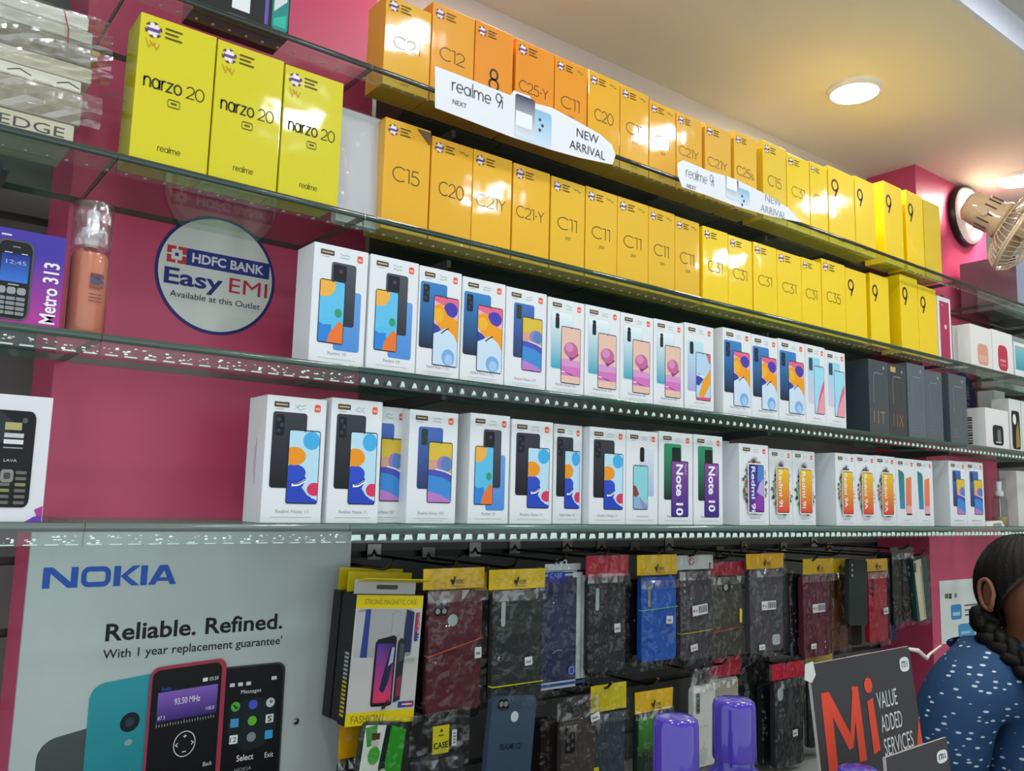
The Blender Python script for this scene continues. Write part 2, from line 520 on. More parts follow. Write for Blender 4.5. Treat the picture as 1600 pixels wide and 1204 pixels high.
# ================================================================ glass shelves
ZS = [EYE + .6175, EYE + .395, EYE + .178, EYE - .0365]
TH = .009
SEG = [(-.7, .2215, .03), (.2225, .547, 0), (.548, 2.326, .03), (2.327, 2.653, 0), (2.654, 4.1, .03)]
SHELFN = ['top', 'second', 'third', 'lowest']
SEGN = ['in the bay left of the pink pillar, at the left edge', 'across the left pink pillar', 'the long one across the middle bay',
        'across the right pink pillar', 'in the bay beyond the right pillar, at the right edge']
for r in range(4):
    for k, (x0, x1, inset) in enumerate(SEG):
        z = ZS[r]
        t = empty('glass_shelf', ((x0 + x1) / 2, YG, z))
        hw = (x1 - x0) / 2
        yb = (YP - .0005 if inset == 0 else 1.265) - YG
        b = MB()
        v = [(-hw, 0, -TH), (hw, 0, -TH), (hw, yb, -TH), (-hw, yb, -TH), (-hw, 0, 0), (hw, 0, 0), (hw, yb, 0), (-hw, yb, 0)]
        b.mesh(v, [(0, 3, 2, 1), (4, 5, 6, 7)], 'eff8f3', 'glass')
        ec = (['1b1f1c', '1c3a33', '2c4c44', '5d7a72'] if k in (2, 4) else ['2c322e', '36463f', '4a5c55', '707d78'])[r]  # edge tone per level: reflections in the glass put into the colour
        b.mesh(v, [(1, 2, 6, 5), (2, 3, 7, 6), (3, 0, 4, 7)], ec, 'shiny')
        ed = [(0, -TH), (-.0018, -TH * .82), (-.0026, -TH * .5), (-.0018, -TH * .18), (0, 0)]
        vs = [(sx * hw, y, zz) for sx in (-1, 1) for y, zz in ed]
        b.mesh(vs, [(i + 1, i, 5 + i, 6 + i) for i in range(4)], ec, 'shiny', True)
        b.build('glass_panel', t)
        b = MB()
        b.box(-hw, hw, .001, .007, -TH - .016, -TH - .0002, 'fafdfb', 'clear_plastic')
        s = b.build('edge_strip', t)
        b = MB()
        n = max(1, int(hw * 2 / .0205))
        up = r < 2
        wb, wt, hb = [(.0022, .0012, .0018), (.0022, .0012, .0022), (.0042, .0012, .0080), (.0072, .0056, .0092)][r]
        rnd = random.Random(r * 7 + k)
        for q in range(n):
            x = -hw + (q + .5) * 2 * hw / n + rnd.uniform(-.0008, .0008)
            zb_ = -TH - .0160 + (.0 if up else .003)
            if k < 2 and r > 1:                      # nearer strips: reflected glints modelled as small faintly glowing specks
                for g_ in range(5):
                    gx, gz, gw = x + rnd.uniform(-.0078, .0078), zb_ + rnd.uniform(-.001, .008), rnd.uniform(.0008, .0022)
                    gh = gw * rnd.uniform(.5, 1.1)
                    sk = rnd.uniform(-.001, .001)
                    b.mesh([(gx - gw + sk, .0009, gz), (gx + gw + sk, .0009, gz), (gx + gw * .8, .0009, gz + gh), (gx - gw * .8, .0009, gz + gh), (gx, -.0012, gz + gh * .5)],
                           [(0, 1, 4), (1, 2, 4), (2, 3, 4), (3, 0, 4)], 'e4f2ea', 'glint_glow')
                b.mesh([(x - .0072, .0009, zb_ - .0022), (x + .0072, .0009, zb_ - .0022), (x + .0066, -.0006, zb_ - .0008), (x - .0066, -.0006, zb_ - .0008)], [(0, 1, 2, 3)], 'd4efe6', 'glint_glow')
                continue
            w0, w1, h1 = wb * rnd.uniform(.85, 1.1), wt * rnd.uniform(.8, 1.2), hb * rnd.uniform(.85, 1.08)
            fr = [(x - w0, .0009, zb_), (x + w0, .0009, zb_), (x + w1, .0009, zb_ + h1), (x - w1, .0009, zb_ + h1)]
            cx_, cz_ = x, zb_ + h1 * .42
            f2 = [(cx_ + (p[0] - cx_) * .55, -.0022, cz_ + (p[2] - cz_) * .55) for p in fr]
            vs = fr + f2
            b.mesh(vs, [(4, 5, 6, 7)] + [(a_, (a_ + 1) % 4, 4 + (a_ + 1) % 4, 4 + a_) for a_ in range(4)], 'd4efe6' if not up else '858a7c', 'plastic')
        b.build('glint_beads', s)
        if inset:
            xs = {0: (-.35, .12), 2: (.75, 1.6, 2.42), 4: (3.05, 3.8)}[k]
            for xb in xs:
                b = MB()
                xx = xb - (x0 + x1) / 2
                y1 = YW - YG - .0005
                vs = []
                for dx in (-.004, .004):
                    vs += [(xx + dx, .09, -TH - .0003), (xx + dx, y1, -TH - .0003), (xx + dx, y1, -TH - .03), (xx + dx, .09, -TH - .012)]
                b.mesh(vs, [(0, 1, 2, 3), (7, 6, 5, 4), (0, 4, 5, 1), (1, 5, 6, 2), (2, 6, 7, 3), (3, 7, 4, 0)], '4c4e4e', 'plastic')
                b.build('bracket', t)
        tag(t, f'{SHELFN[r]} glass shelf ' + SEGN[k], 'shelf', f'glass shelves of the {SHELFN[r]} level')

# ================================================================ cartons
def carton(tl, tr, zb, Yf, depth, col, mat, label, group, name='phone_box', cat='box', yaw=0.0, side=None, h=None):
    p0, p1 = onY(*tl, Yf), onY(*tr, Yf)
    w = p1.x - p0.x - .0006
    h = h or p0.z - zb
    t = empty(name, (p0.x, Yf, zb + .0003), yaw)
    b = MB()
    c = col
    b.box(0, w, 0, depth, 0, h, c, mat)
    b.build('carton', t, bevel=.0009)
    tag(t, label, cat, group)
    return t, w, h
ORD = ['first', 'second', 'third', 'fourth', 'fifth', 'sixth', 'seventh', 'eighth', 'ninth', 'tenth', 'eleventh', 'twelfth', 'thirteenth',
       'fourteenth', 'fifteenth', 'sixteenth', 'seventeenth', 'eighteenth', 'nineteenth', 'twentieth']
DK = '3b3420'
def offer_sticker(t, w, h, u=.07, v=.9, sc=1.0):
    b = MB()
    a = Art(b)
    r = .0085 * sc * w / .085
    cu, cv = u * w + r, v * h
    a.ell(cu, cv, r * .78, r, 'f2e6ea', n=10)
    for k in range(6):
        an = pi / 3 * k + .3
        a.poly([(cu + r * .62 * cos(an), cv + r * .7 * sin(an)), (cu + r * 1.15 * cos(an - .3), cv + r * 1.15 * sin(an - .3)), (cu + r * 1.15 * cos(an + .3), cv + r * 1.15 * sin(an + .3))], '5d3a62')
    a.rect(cu - r * .85, cu + r * .85, cv - r * .26, cv + r * .16, '6a4a8c')
    for k in range(3):
        a.rect(cu + r * 1.5, cu + r * (3.7 - .5 * (k % 2)), cv + r * (.62 - .62 * k), cv + r * (.86 - .62 * k), '5a4a1c', False)
    b.build('offer_sticker', t)
def realme(t, w, h, txt, small=None, tu=.2, tv=.5, th=.125, tw=None, sticker=True, wt=.07, tiny='realme', note=None):
    b = MB()
    a = Art(b, w, h)
    if txt:
        tot = sum(GL[c][0] for c in txt)
        a.stroke(txt, tu, tv, th, DK, wt, width=tw or min(.6, tot * th * h / w * 1.0))
    if small:
        a.stroke(small, .42, tv - .1, .03, '6b5c20', .12)
    b.build('lettering', t)
    if tiny:
        b = MB()
        Art(b, w, h).stroke(tiny, .36, .055, .028, '6b5c20', .12)
        b.build('maker_lettering', t)
    if note:
        b = MB()
        a = Art(b, w, h)
        a.line([(.66, .93), (.72, .915), (.76, .93), (.83, .9), (.88, .915)], .012, note)
        b.build('handwriting', t)
    if sticker:
        offer_sticker(t, w, h)

GOLD, YEL, LEMON = 'efb11c', 'ffd800', 'dccf12'
TOPG = 'yellow phone boxes on the top shelf'
top = [((604, -9), (676, 0), 'C21', GOLD, 'golden yellow phone box at the left end of the middle bay, top shelf'),
       ((677, 2), (743, 27), 'C12', 'efa21c', 'orange yellow phone box behind the left end of the first white shelf strip'),  # these four: orange tint of warm light painted into yellow boxes
       ((744, 30), (803, 56), '8', 'ee9418', 'orange yellow phone box with one bold digit, behind the first white shelf strip'),
       ((807, 59), (867, 85), 'C25-Y', 'ee9418', 'orange yellow phone box right above the phone picture of the first white shelf strip'),
       ((868, 86), (918, 107), 'C11', 'ee9a18', 'orange yellow phone box above the upper lettering of the first white shelf strip'),
       ((920, 108), (969, 130), 'C20', GOLD, 'golden yellow phone box above the rounded right end of the first white strip'),
       ((970, 131), (1014, 153), 'C11', GOLD, 'golden yellow phone box just right of the first white strip, top shelf'),
       ((1015, 155), (1056, 172), 'C11', GOLD, 'golden yellow phone box midway between the two white shelf strips'),
       ((1057, 173), (1097, 190), 'C21Y', GOLD, 'golden yellow phone box over the left tip of the second white strip'),
       ((1101.5, 190.5), (1142, 203.5), 'C21Y', 'f2b838', 'pale golden phone box second along above the second white strip'),
       ((1147, 203.5), (1182, 219), 'C25s', 'f5c034', 'pale golden phone box third along above the second white strip'),
       ((1191.7, 218), (1228, 238), 'C15', 'f7cf2a', 'yellow phone box above the right end of the second white strip'),
       ((1229, 238), (1264, 252), 'C31', YEL, 'bright yellow phone box past the right tip of the second white strip'),
       ((1265, 251), (1292, 259), 'C31', YEL, 'bright yellow phone box partly covered, left of the first bold digit box on top'),
       ((1293.5, 258), (1334, 273), '9', YEL, 'bright yellow phone box with bold digit, first of four such on the top shelf'),
       ((1335, 274), (1366, 285), '9', YEL, 'bright yellow phone box with bold digit, second of four such on the top shelf'),
       ((1380, 282), (1409, 296), '9', YEL, 'bright yellow phone box with bold digit, third of four such on the top shelf'),
       ((1415, 296), (1441, 307), '9', YEL, 'bright yellow phone box with bold digit, fourth of four such on the top shelf'),
       ((1442.5, 311), (1468, 322), '', 'e8c61c', 'shrink-wrapped plain yellow box at the right end of the top shelf')]
def put_realme(L, zb, Yf, group):
    for tl, tr, txt, col, lab in L:
        yf = Yf
        if isinstance(txt, tuple):
            txt, yf = txt
        t, w, h = carton(tl, tr, zb, yf, .056, col, 'wrapped_card', lab, group)
        if txt in ('9', '8'):
            if txt == '9':
                realme(t, w, h, '9', None, .12, .62, .22, tw=.27, sticker=False, wt=.13)
            else:
                realme(t, w, h, '8', None, .38, .33, .22, tw=.27, wt=.1)
        elif txt:
            realme(t, w, h, txt, '2021'.replace('1', '1') if txt == 'C11' else None, .2 if len(txt) < 4 else .1, .45,
                   .13 if len(txt) < 4 else .115, tw=.6 if len(txt) < 4 else .76, note=('7d8a1c' if txt in ('C11', 'C20') else None))
        else:
            realme(t, w, h, '', tiny='realme', sticker=False)
put_realme(top, ZS[0], 1.10, TOPG)

SECG = 'yellow phone boxes on the second shelf'
for i, (tl, tr, br) in enumerate((((221, 18), (340, 56), 0), ((341.5, 61), (445, 97), 0), ((447, 100), (538, 131), 0))):
    t, w, h = carton(tl, tr, ZS[1], 1.064, .058, LEMON, 'wrapped_card',
                     ['lemon yellow phone box, left one of three above the round bank sticker', 'lemon yellow phone box, middle one of three above the round bank sticker',
                      'lemon yellow phone box, right one of three, beside the white wrapped sheet'][i], 'lemon yellow phone boxes over the bank sticker')
    b = MB()
    a = Art(b, w, h)
    a.stroke('narzo', .10, .50, .115, DK, .1, width=.5)
    a.stroke('20', .65, .50, .085, DK, .09, width=.24)
    a.line(rrect(.42, .58, .405, .455, .02) + [rrect(.42, .58, .405, .455, .02)[0]], .008, '6b5c20')
    a.rect(.46, .54, .424, .438, '6b5c20')
    b.build('lettering', t)
    b = MB()
    Art(b, w, h).stroke('realme', .34, .085, .05, '57501c', .09, width=.3)
    b.build('maker_lettering', t)
    offer_sticker(t, w, h, .07, .9)
    b = MB()
    a = Art(b, w, h)
    for q in range(3):
        a.line([(.08 + .05 * q, .83 - .01 * q), (.13 + .05 * q, .79 - .02 * abs(q - 1)), (.16 + .05 * q, .815)], .012, 'c99a18')
    b.build('heart_mark', t)
sec = [((603, 182), (674, 211), 'C15', GOLD, 'golden phone box with a dark corner tag, left end of the second shelf'),
       ((676, 211.5), (740, 232), 'C20', GOLD, 'golden phone box second from the left in the middle bay, second shelf'),
       ((740.5, 232), (801, 253), 'C21Y', 'f3b81a', 'golden phone box third from the left in the middle bay, second shelf'),
       ((803, 253.7), (860, 274), 'C21-Y', 'f3b81a', 'golden phone box fourth from the left in the middle bay, second shelf'),
       ((862, 274), (914.7, 290), 'C11', 'f0bc1e', 'golden phone box, first of five alike in the middle of the second shelf'),
       ((916, 290), (965, 306), 'C11', 'f0bc1e', 'golden phone box, second of five alike in the middle of the second shelf'),
       ((965.5, 306), (1013.5, 322), 'C11', 'f0bc1e', 'golden phone box, third of five alike in the middle of the second shelf'),
       ((1014, 322), (1054.5, 336), 'C11', 'f0bc1e', 'golden phone box, fourth of five alike in the middle of the second shelf'),
       ((1055, 337), (1093, 352), 'C11', 'f0bc1e', 'golden phone box, fifth of five alike in the middle of the second shelf'),
       ((1098, 352), (1137.5, 365), 'C31', YEL, 'yellow phone box just right of the five alike, second shelf'),
       ((1138, 366), (1175, 377), 'C31', YEL, 'yellow phone box second to the right of the five alike, second shelf'),
       ((1177, 377), (1213.5, 389), 'C31', YEL, 'yellow phone box third to the right of the five alike, second shelf'),
       ((1214, 389.5), (1251.5, 400), 'C31', YEL, 'yellow phone box fourth to the right of the five alike, second shelf'),
       ((1252, 401), (1282.4, 408), 'C31', YEL, 'yellow phone box fifth to the right of the five alike, second shelf'),
       ((1283.4, 403), (1320, 413), 'C35', YEL, 'taller yellow phone box just left of the first bold digit, second shelf'),
       ((1320.5, 417), (1353, 425), '9', YEL, 'yellow phone box with bold digit, first of four such on the second shelf'),
       ((1359, 425.5), (1388, 437), '9', YEL, 'yellow phone box with bold digit, second of four such on the second shelf'),
       ((1406, 428), (1433, 438), '9', YEL, 'yellow phone box with bold digit, third of four such on the second shelf'),
       ((1434, 444), (1462, 453), '9', YEL, 'yellow phone box with bold digit, fourth of four such, second shelf right end')]
put_realme(sec, ZS[1], 1.10, SECG)
# torn dark flap on the first of these boxes
p = onY(653, 201, 1.098)
q = onY(672, 227, 1.098)
r_ = onY(674, 208, 1.098)
b = MB()
b.mesh([p, q, r_, p + Vector((0, .001, 0)), q + Vector((0, .001, 0)), r_ + Vector((0, .001, 0))], [(0, 1, 2), (5, 4, 3), (0, 3, 4, 1), (1, 4, 5, 2), (2, 5, 3, 0)], '6a5648', 'card')
tag(b.build('paper_tag'), 'small dark folded paper tag on the corner of a golden box, second shelf', 'tag')
# white sheet in clear wrap leaning between lemon and golden boxes
p0, p1 = onY(538, 157, 1.115), onY(601, 177, 1.115)
t = empty('wrapped_sheet', (p0.x - .004, 1.115, ZS[1] + .0006), 0, radians(-2))
hh = p0.z - ZS[1] - .012
b = MB()
b.box(0, p1.x - p0.x + .004, 0, .016, 0, hh, 'dfe1ea', 'white_card')
b.box(0, p1.x - p0.x + .004, .004, .016, hh, hh + .006, 'c9c6d4', 'white_card')
b.build('sheet', t, bevel=.001)
b = MB()
b.box(-.003, p1.x - p0.x + .006, -.0035, -.0025, .001, hh + .004, 'fbfbfb', 'smooth_wrap')
b.build('clear_wrap', t)
tag(t, 'white sheet in shiny clear wrap between lemon yellow and golden boxes', 'package')

# plain stock cartons filling the back of the two upper shelves; their undersides show through the glass
for r, cols, lab in ((0, ['3d2f24', '3a2c22', '43362a', '6a6052', '3f3226', '8a7854', '4a3c28', '2a241c', '241f1a'], 'plain stock carton at the back of the top shelf, seen through the glass'),
                     (1, ['2e3430', '363c38', '30342f', '3a3f3a', '343a36', '2e3632', '38403c', '2c322e', '2a2f2c'], 'plain dark stock carton at the back of the second shelf, seen through the glass')):
    for k, c in enumerate(cols[:8]):
        x = .6615 + k * .2
        t = empty('stock_carton', (x, 1.166, ZS[r] + .0005))
        b = MB()
        b.box(0, .196, 0, .094, 0, .128 - .006 * (k % 3), c, 'card')
        b.build('carton', t, bevel=.0015)
        b = MB()
        b.box(.083, .113, -.0004, .0945, .1281 - .006 * (k % 3), .1284 - .006 * (k % 3), mixc(c, 'b09a70', .5), 'card')
        b.build('packing_tape', t)
        tag(t, lab, 'box', ['stock cartons at the back of the top shelf', 'stock cartons at the back of the second shelf'][r])

# ================================================================ white phone boxes with printed phones (design space 86 x 165)
MI = 'ef5a33'
def screen(a, u0, u1, v0, v1, bg, fn, fr='1c2230', r=3.4, e=1.1):
    a.rr(u0, u1, v0, v1, r, fr)
    a.rr(u0 + e, u1 - e, v0 + e * 1.3, v1 - e * 1.3, r * .7, bg)
    a.clip = (u0 + e, u1 - e, v0 + e * 1.3, v1 - e * 1.3)
    W_, H_ = u1 - u0, v1 - v0
    X = lambda x: u0 + x * W_
    Y = lambda y: v0 + y * H_
    def el(x, y, rx, ry, c):
        a.ell(X(x), Y(y), rx * W_, ry * H_, c)
    def pg(pts, c):
        a.poly([(X(p), Y(q)) for p, q in pts], c)
    def ln(pts, w, c):
        a.line([(X(p), Y(q)) for p, q in pts], w, c)
    fn(el, pg, ln)
    a.clip = None
    a.rr((u0 + u1) / 2 - 1.2, (u0 + u1) / 2 + 1.2, v1 - 2.6, v1 - 1.5, .5, fr)
def back(a, u0, u1, v0, v1, c0, c1, r=4):
    a.rr(u0, u1, v0, v1, r, grad(c0, c1, v0, v1))
def s_note(el, pg, ln):
    el(.72, .86, .27, .125, '46b2ea')
    pg([(-.1, .4), (.2, .47), (.5, .42), (.62, .33), (.48, .22), (.66, .12), (1.1, .02), (1.1, -.1), (-.1, -.1)], '2846bd')
    el(.22, .42, .36, .11, '2c4fc8')
    el(.2, .64, .36, .125, 'f39b1f')
    pg([(.5, .24), (.62, .3), (.9, .14), (1.1, .1), (1.1, .04), (.8, .08)], 'cfe6f5')
    el(.88, .2, .24, .09, 'e23560')
    ln([(.16, .25), (.36, .26), (.62, .325)], 3.6, 'ffffff')
    ln([(.2, .262), (.38, .272), (.6, .328)], 1.2, '14161c')
def s_ten(el, pg, ln):
    pg([(-.1, .0), (1.1, .0), (1.1, .5), (-.1, .34)], '5cc0ea')
    el(.16, .92, .46, .2, 'f6b64a')
    pg([(-.1, -.1), (-.1, .34), (.2, .28), (.5, .3), (.6, .0)], '2f86dc')
    pg([(.3, -.1), (.45, .16), (.8, .36), (1.1, .28), (1.1, -.1)], 'f07a35')
    el(.76, .49, .14, .07, '37a06a')
def s_blue(el, pg, ln):
    pg([(-.1, 1.1), (1.1, 1.1), (1.1, .82), (.5, .86), (-.1, .94)], 'e86a8c')
    el(.68, .82, .28, .11, '4b3fb0')
    pg([(.02, .84), (.3, .9), (.55, .74), (1.1, .66), (1.1, .3), (.8, .44), (.5, .5), (.16, .56)], 'f6a11d')
    el(.2, .72, .2, .1, 'f4b92e')
    pg([(-.1, .62), (.2, .56), (.35, .5), (.3, .4), (-.1, .44)], '3044a8')
    pg([(-.1, -.1), (1.1, -.1), (1.05, .3), (.82, .46), (.5, .55), (.2, .48), (-.1, .42)], 'cfe4f6')
    ln([(.32, .46), (.48, .52), (.62, .55)], 2.0, '20242c')
    el(.62, .13, .26, .12, '7eb0e4')
    el(.64, .1, .16, .08, 'a9cdf0')
def s_sphere(el, pg, ln):
    pg([(-.1, .5), (.3, .52), (1.1, .36), (1.1, -.1), (-.1, -.1)], '3f8ed6')
    pg([(-.1, .54), (.5, .54), (1.1, .44), (1.1, .32), (.6, .42), (-.1, .46)], '4a55b8')
    pg([(-.1, .2), (.5, .14), (1.1, .02), (1.1, -.1), (-.1, -.1)], 'c07fcb')
    pg([(-.1, .7), (1.1, .7), (1.1, .5), (.6, .56), (-.1, .54)], 'd8a58e')
    el(.68, .64, .32, .135, 'a57fc0')
    el(.76, .64, .24, .125, '5f82c0')
    ln([(.3, .55), (.7, .52), (1.05, .46)], 1.8, 'f0f0f4')
def s_balloon(el, pg, ln):
    pg([(-.1, .34), (.5, .38), (1.1, .3), (1.1, .14), (-.1, .14)], 'd878c0')
    pg([(-.1, .42), (.4, .44), (1.1, .4), (1.1, .3), (-.1, .3)], 'dc9ad0')
    pg([(.2, .56), (.5, .4), (.9, .52), (.8, .6)], '8e3f76')
    el(.5, .6, .36, .135, 'c56aa0')
    el(.42, .64, .2, .08, 'dd92bd')
    pg([(.05, .24), (.45, .16), (.8, .14), (.2, .2)], '5a2c50')
    ln([(-.05, .2), (.22, .2)], 1.6, 'ffffff')
def s_flow(el, pg, ln):
    pg([(.55, 1.1), (1.1, 1.1), (1.1, .76), (.9, .8)], 'd66a52')
    pg([(1.1, .78), (.85, .6), (.45, .4), (.2, .1), (.5, .05), (1.1, .46)], 'f5a21e')
    pg([(-.1, .5), (.3, .5), (.5, .44), (.2, .3), (.0, .32)], '3a4aa6')
    ln([(.1, .54), (.3, .5), (.5, .5)], 2.4, 'ffffff')
    ln([(.1, .55), (.3, .52)], 1.2, '20242c')
    pg([(-.1, .06), (1.1, .08), (1.1, -.1), (-.1, -.1)], 'e05a80')
def s_wave(el, pg, ln):
    pg([(1.1, .8), (.8, .62), (.5, .4), (.1, -.1), (1.1, -.1)], 'e8638e')
    pg([(1.1, .6), (.7, .4), (.4, .2), (.2, -.1), (1.1, -.1)], 'efa0ae')
def s_shell(el, pg, ln):
    pg([(-.1, .5), (.5, .2), (1.1, .1), (1.1, -.1), (-.1, -.1)], '8db6d8')
    pg([(-.1, .56), (.2, .52), (.4, .34), (.2, .28), (-.1, .34)], '8e3f40')
    pg([(.4, .3), (1.1, .02), (1.1, -.1), (.7, -.1)], '9a8fc0')
def cam_quad(a, u, v, s=1.0, c='15171c'):
    a.rr(u, u + 11 * s, v - 24 * s, v, 3, c)
    for k in range(3):
        a.ell(u + (4 if k != 1 else 7.5) * s, v - (5 + 6.5 * k) * s, 2.4 * s, 2.4 * s, '3a4048', n=10)
def scribble(a, c, u=44, v=152, seed=1):
    rnd = random.Random(seed)
    for k in range(2):
        pts = [(u + i * 1.9, v - k * 4.5 + rnd.uniform(-1.6, 1.6)) for i in range(9)]
        a.line(pts, .55, c)
def leaf_cloud(a, seed):
    rnd = random.Random(seed)
    cs = ['3f6b4a', '8a5a34', '5d7d63', '26303a', 'b4683a', '4a5a70', '90a878', '2f4f3c', 'c79a62']
    for k in range(58):
        an = 2 * pi * k / 58
        u, v = 43 + cos(an) * rnd.uniform(24, 36), 78 + sin(an) * rnd.uniform(42, 56)
        if 7 < u < 80:
            a.ell(u, v, rnd.uniform(2, 4.6), rnd.uniform(2, 5), rnd.choice(cs), n=7)
    for k in range(6):
        an = pi * k / 6 + .3
        a.line([(40, 127), (40 + 11 * cos(an), 127 + 13 * sin(an))], 1.6, '39404c')
    a.ell(28, 120, 6, 6.5, '2e5a48', n=10)
    a.ell(64, 108, 8, 9, 'c87a3c', n=12)
def pic(kind, a):
    if kind == 'moon':
        back(a, 9, 58, 45, 144, '17181c', '3a3d44')
        cam_quad(a, 13, 140, 1.15)
        screen(a, 33, 79, 25, 122, 'bfe4f6', s_note)
    elif kind == 'leaf':
        back(a, 36, 77, 20, 104, '4f8fd8', '6aa4e4')
        back(a, 28, 67, 54, 142, '30343c', '50555e')
        a.rr(31, 52, 116, 139, 3, '1a1c22')
        a.ell(43, 130, 3, 3, '44484f')
        screen(a, 11, 51, 28, 116, '62c4ee', s_ten)
    elif kind == 'bird':
        back(a, 3, 56, 42, 142, '1c2638', '3b86cc')
        cam_quad(a, 8, 138, 1.15, '1a2434')
        screen(a, 30, 81, 18, 124, 'f0b4c4', s_blue)
    elif kind == 'sphere':
        back(a, 16, 59, 50, 141, '2f3a66', '4a70be')
        cam_quad(a, 21, 138, 1, '20402f')
        screen(a, 34, 77, 30, 120, 'e0c040', s_sphere)
    elif kind == 'balloon':
        back(a, 8, 58, 42, 142, '3aa6c0', 'eef6f8')
        a.line(rrect(8, 58, 42, 142, 4) + [rrect(8, 58, 42, 142, 4)[0]], .5, 'c3d4dc')
        a.rr(17, 26, 112, 132, 2, '1a2026')
        a.ell(21.5, 135, 4.4, 4, '1a2026', n=8)
        screen(a, 31, 77, 18, 118, 'ecc4b0', s_balloon)
    elif kind == 'flow':
        back(a, 8, 54, 36, 132, 'a9a8dc', 'bfeaf0')
        a.rr(14, 25, 106, 130, 4, '1c2228')
        screen(a, 32, 76, 20, 112, 'b9d8f2', s_flow)
    elif kind == 'wave':
        back(a, 10, 62, 44, 140, 'd8cfe6', '8fdcee')
        a.rr(14, 30, 112, 138, 4, '3a4a5c')
        screen(a, 36, 80, 24, 124, '9fe0f4', s_wave)
    elif kind == 'shell':
        back(a, 34, 74, 50, 134, 'a4bede', 'dfe4ec')
        a.rr(36, 48, 110, 136, 4, '16181e')
        screen(a, 18, 58, 26, 104, '8fd6dc', s_shell)
    elif kind == 'green':
        back(a, 12, 56, 44, 144, '16241f', '2f9a6c')
        a.rr(32, 54, 106, 138, 3, '16241e')
        screen(a, 30, 74, 14, 114, grad('3a2a86', '8a4a9c', 20, 110), lambda *x: None)
        a.text('Note 10', 43, 108, 18, 'f4f4fa', width=88, rot=-90, bold=.03)
        a.text('Redmi', 65, 108, 4, 'd8d0f0', width=18, rot=-90)
    elif kind in ('purple', 'orange', 'orangea'):
        leaf_cloud(a, {'purple': 3, 'orange': 4, 'orangea': 5}[kind])
        a.rr(19, 69, 24, 126, 5, 'f2f2ee')
        g = grad('e0483a', 'f2c81e', 30, 112) if kind != 'purple' else (lambda u, v: mixc('6a2f98', '2a3a90', (v - 30) / 80))
        screen(a, 21.5, 66.5, 26.5, 123.5, g, (lambda el, pg, ln: (pg([(.3, .1), (1.1, .0), (1.1, .4), (.6, .42)], '8a3fa8'), pg([(.5, .42), (1.1, .3), (1.1, .75), (.7, .62)], 'b9a8e8'), pg([(.55, .62), (1.1, .72), (1.1, 1.1), (.6, 1.1)], '4f86d0'))) if kind == 'purple' else (lambda *x: None), fr='26183c' if kind == 'purple' else '5a2a20')
        a.text('Redmi 9A' if kind == 'orangea' else 'Redmi 9i', 29, 119, 13, 'f6f2fa', width=82, rot=-90, bold=.015)
    elif kind == 'teal':
        a.poly([(10, 137), (30, 132), (36, 125), (36, 42), (14, 42)], grad('3f8fb0', '2f7f78', 42, 137))
        a.poly([(40, 36), (44, 116), (68, 122), (66, 34)], grad('ee7a70', 'f2844a', 36, 122))
        a.rect(42, 66, 30, 50, 'eeb0b4')
        a.rect(42, 66, 27, 31, '5a2a34')
def xiaomi(t, w, h, kind, name='Redmi Note 11', seed=1, hand='5aa090', small=False):
    b = MB()
    a = Art(b, w / 86, h / 165)
    pic(kind, a)
    b.build('phone_picture', t)
    b = MB()
    a = Art(b, w / 86, h / 165)
    a.rr(68, 77, 147, 157, 2.4, MI)
    a.text('mi', 69.6, 149.6, 5, 'fff4ee', width=5.8, bold=.01)
    b.build('logo_badge', t)
    b = MB()
    a = Art(b, w / 86, h / 165)
    a.rect(10, 31, 150, 157, '4d4136')
    a.rect(12, 29, 152.6, 154.6, 'c9b48a')
    a.rect(12, 24, 147, 148, 'b8b8b8')
    b.build('price_sticker', t)
    b = MB()
    a = Art(b, w / 86, h / 165)
    if name:
        a.text(name, 43, 13, 4.6, '9ca0a6', width=min(46, 3.6 * len(name)), align='c')
    else:
        a.rect(28, 60, 13.5, 15.5, 'c2c6ca')
    a.rect(14, 72, 7.4, 8, 'b4b8bc')
    if kind in ('sphere', 'bird', 'balloon'):
        a.rect(22, 64, 4.4, 5, 'c4c8cc', False)
    b.build('lettering', t)
    b = MB()
    scribble(Art(b, w / 86, h / 165), hand, 40, 154, seed)
    b.build('handwriting', t)
WH = 'e9ecef'
G3, G4 = 'white phone boxes on the third shelf', 'white phone boxes on the lowest shelf'
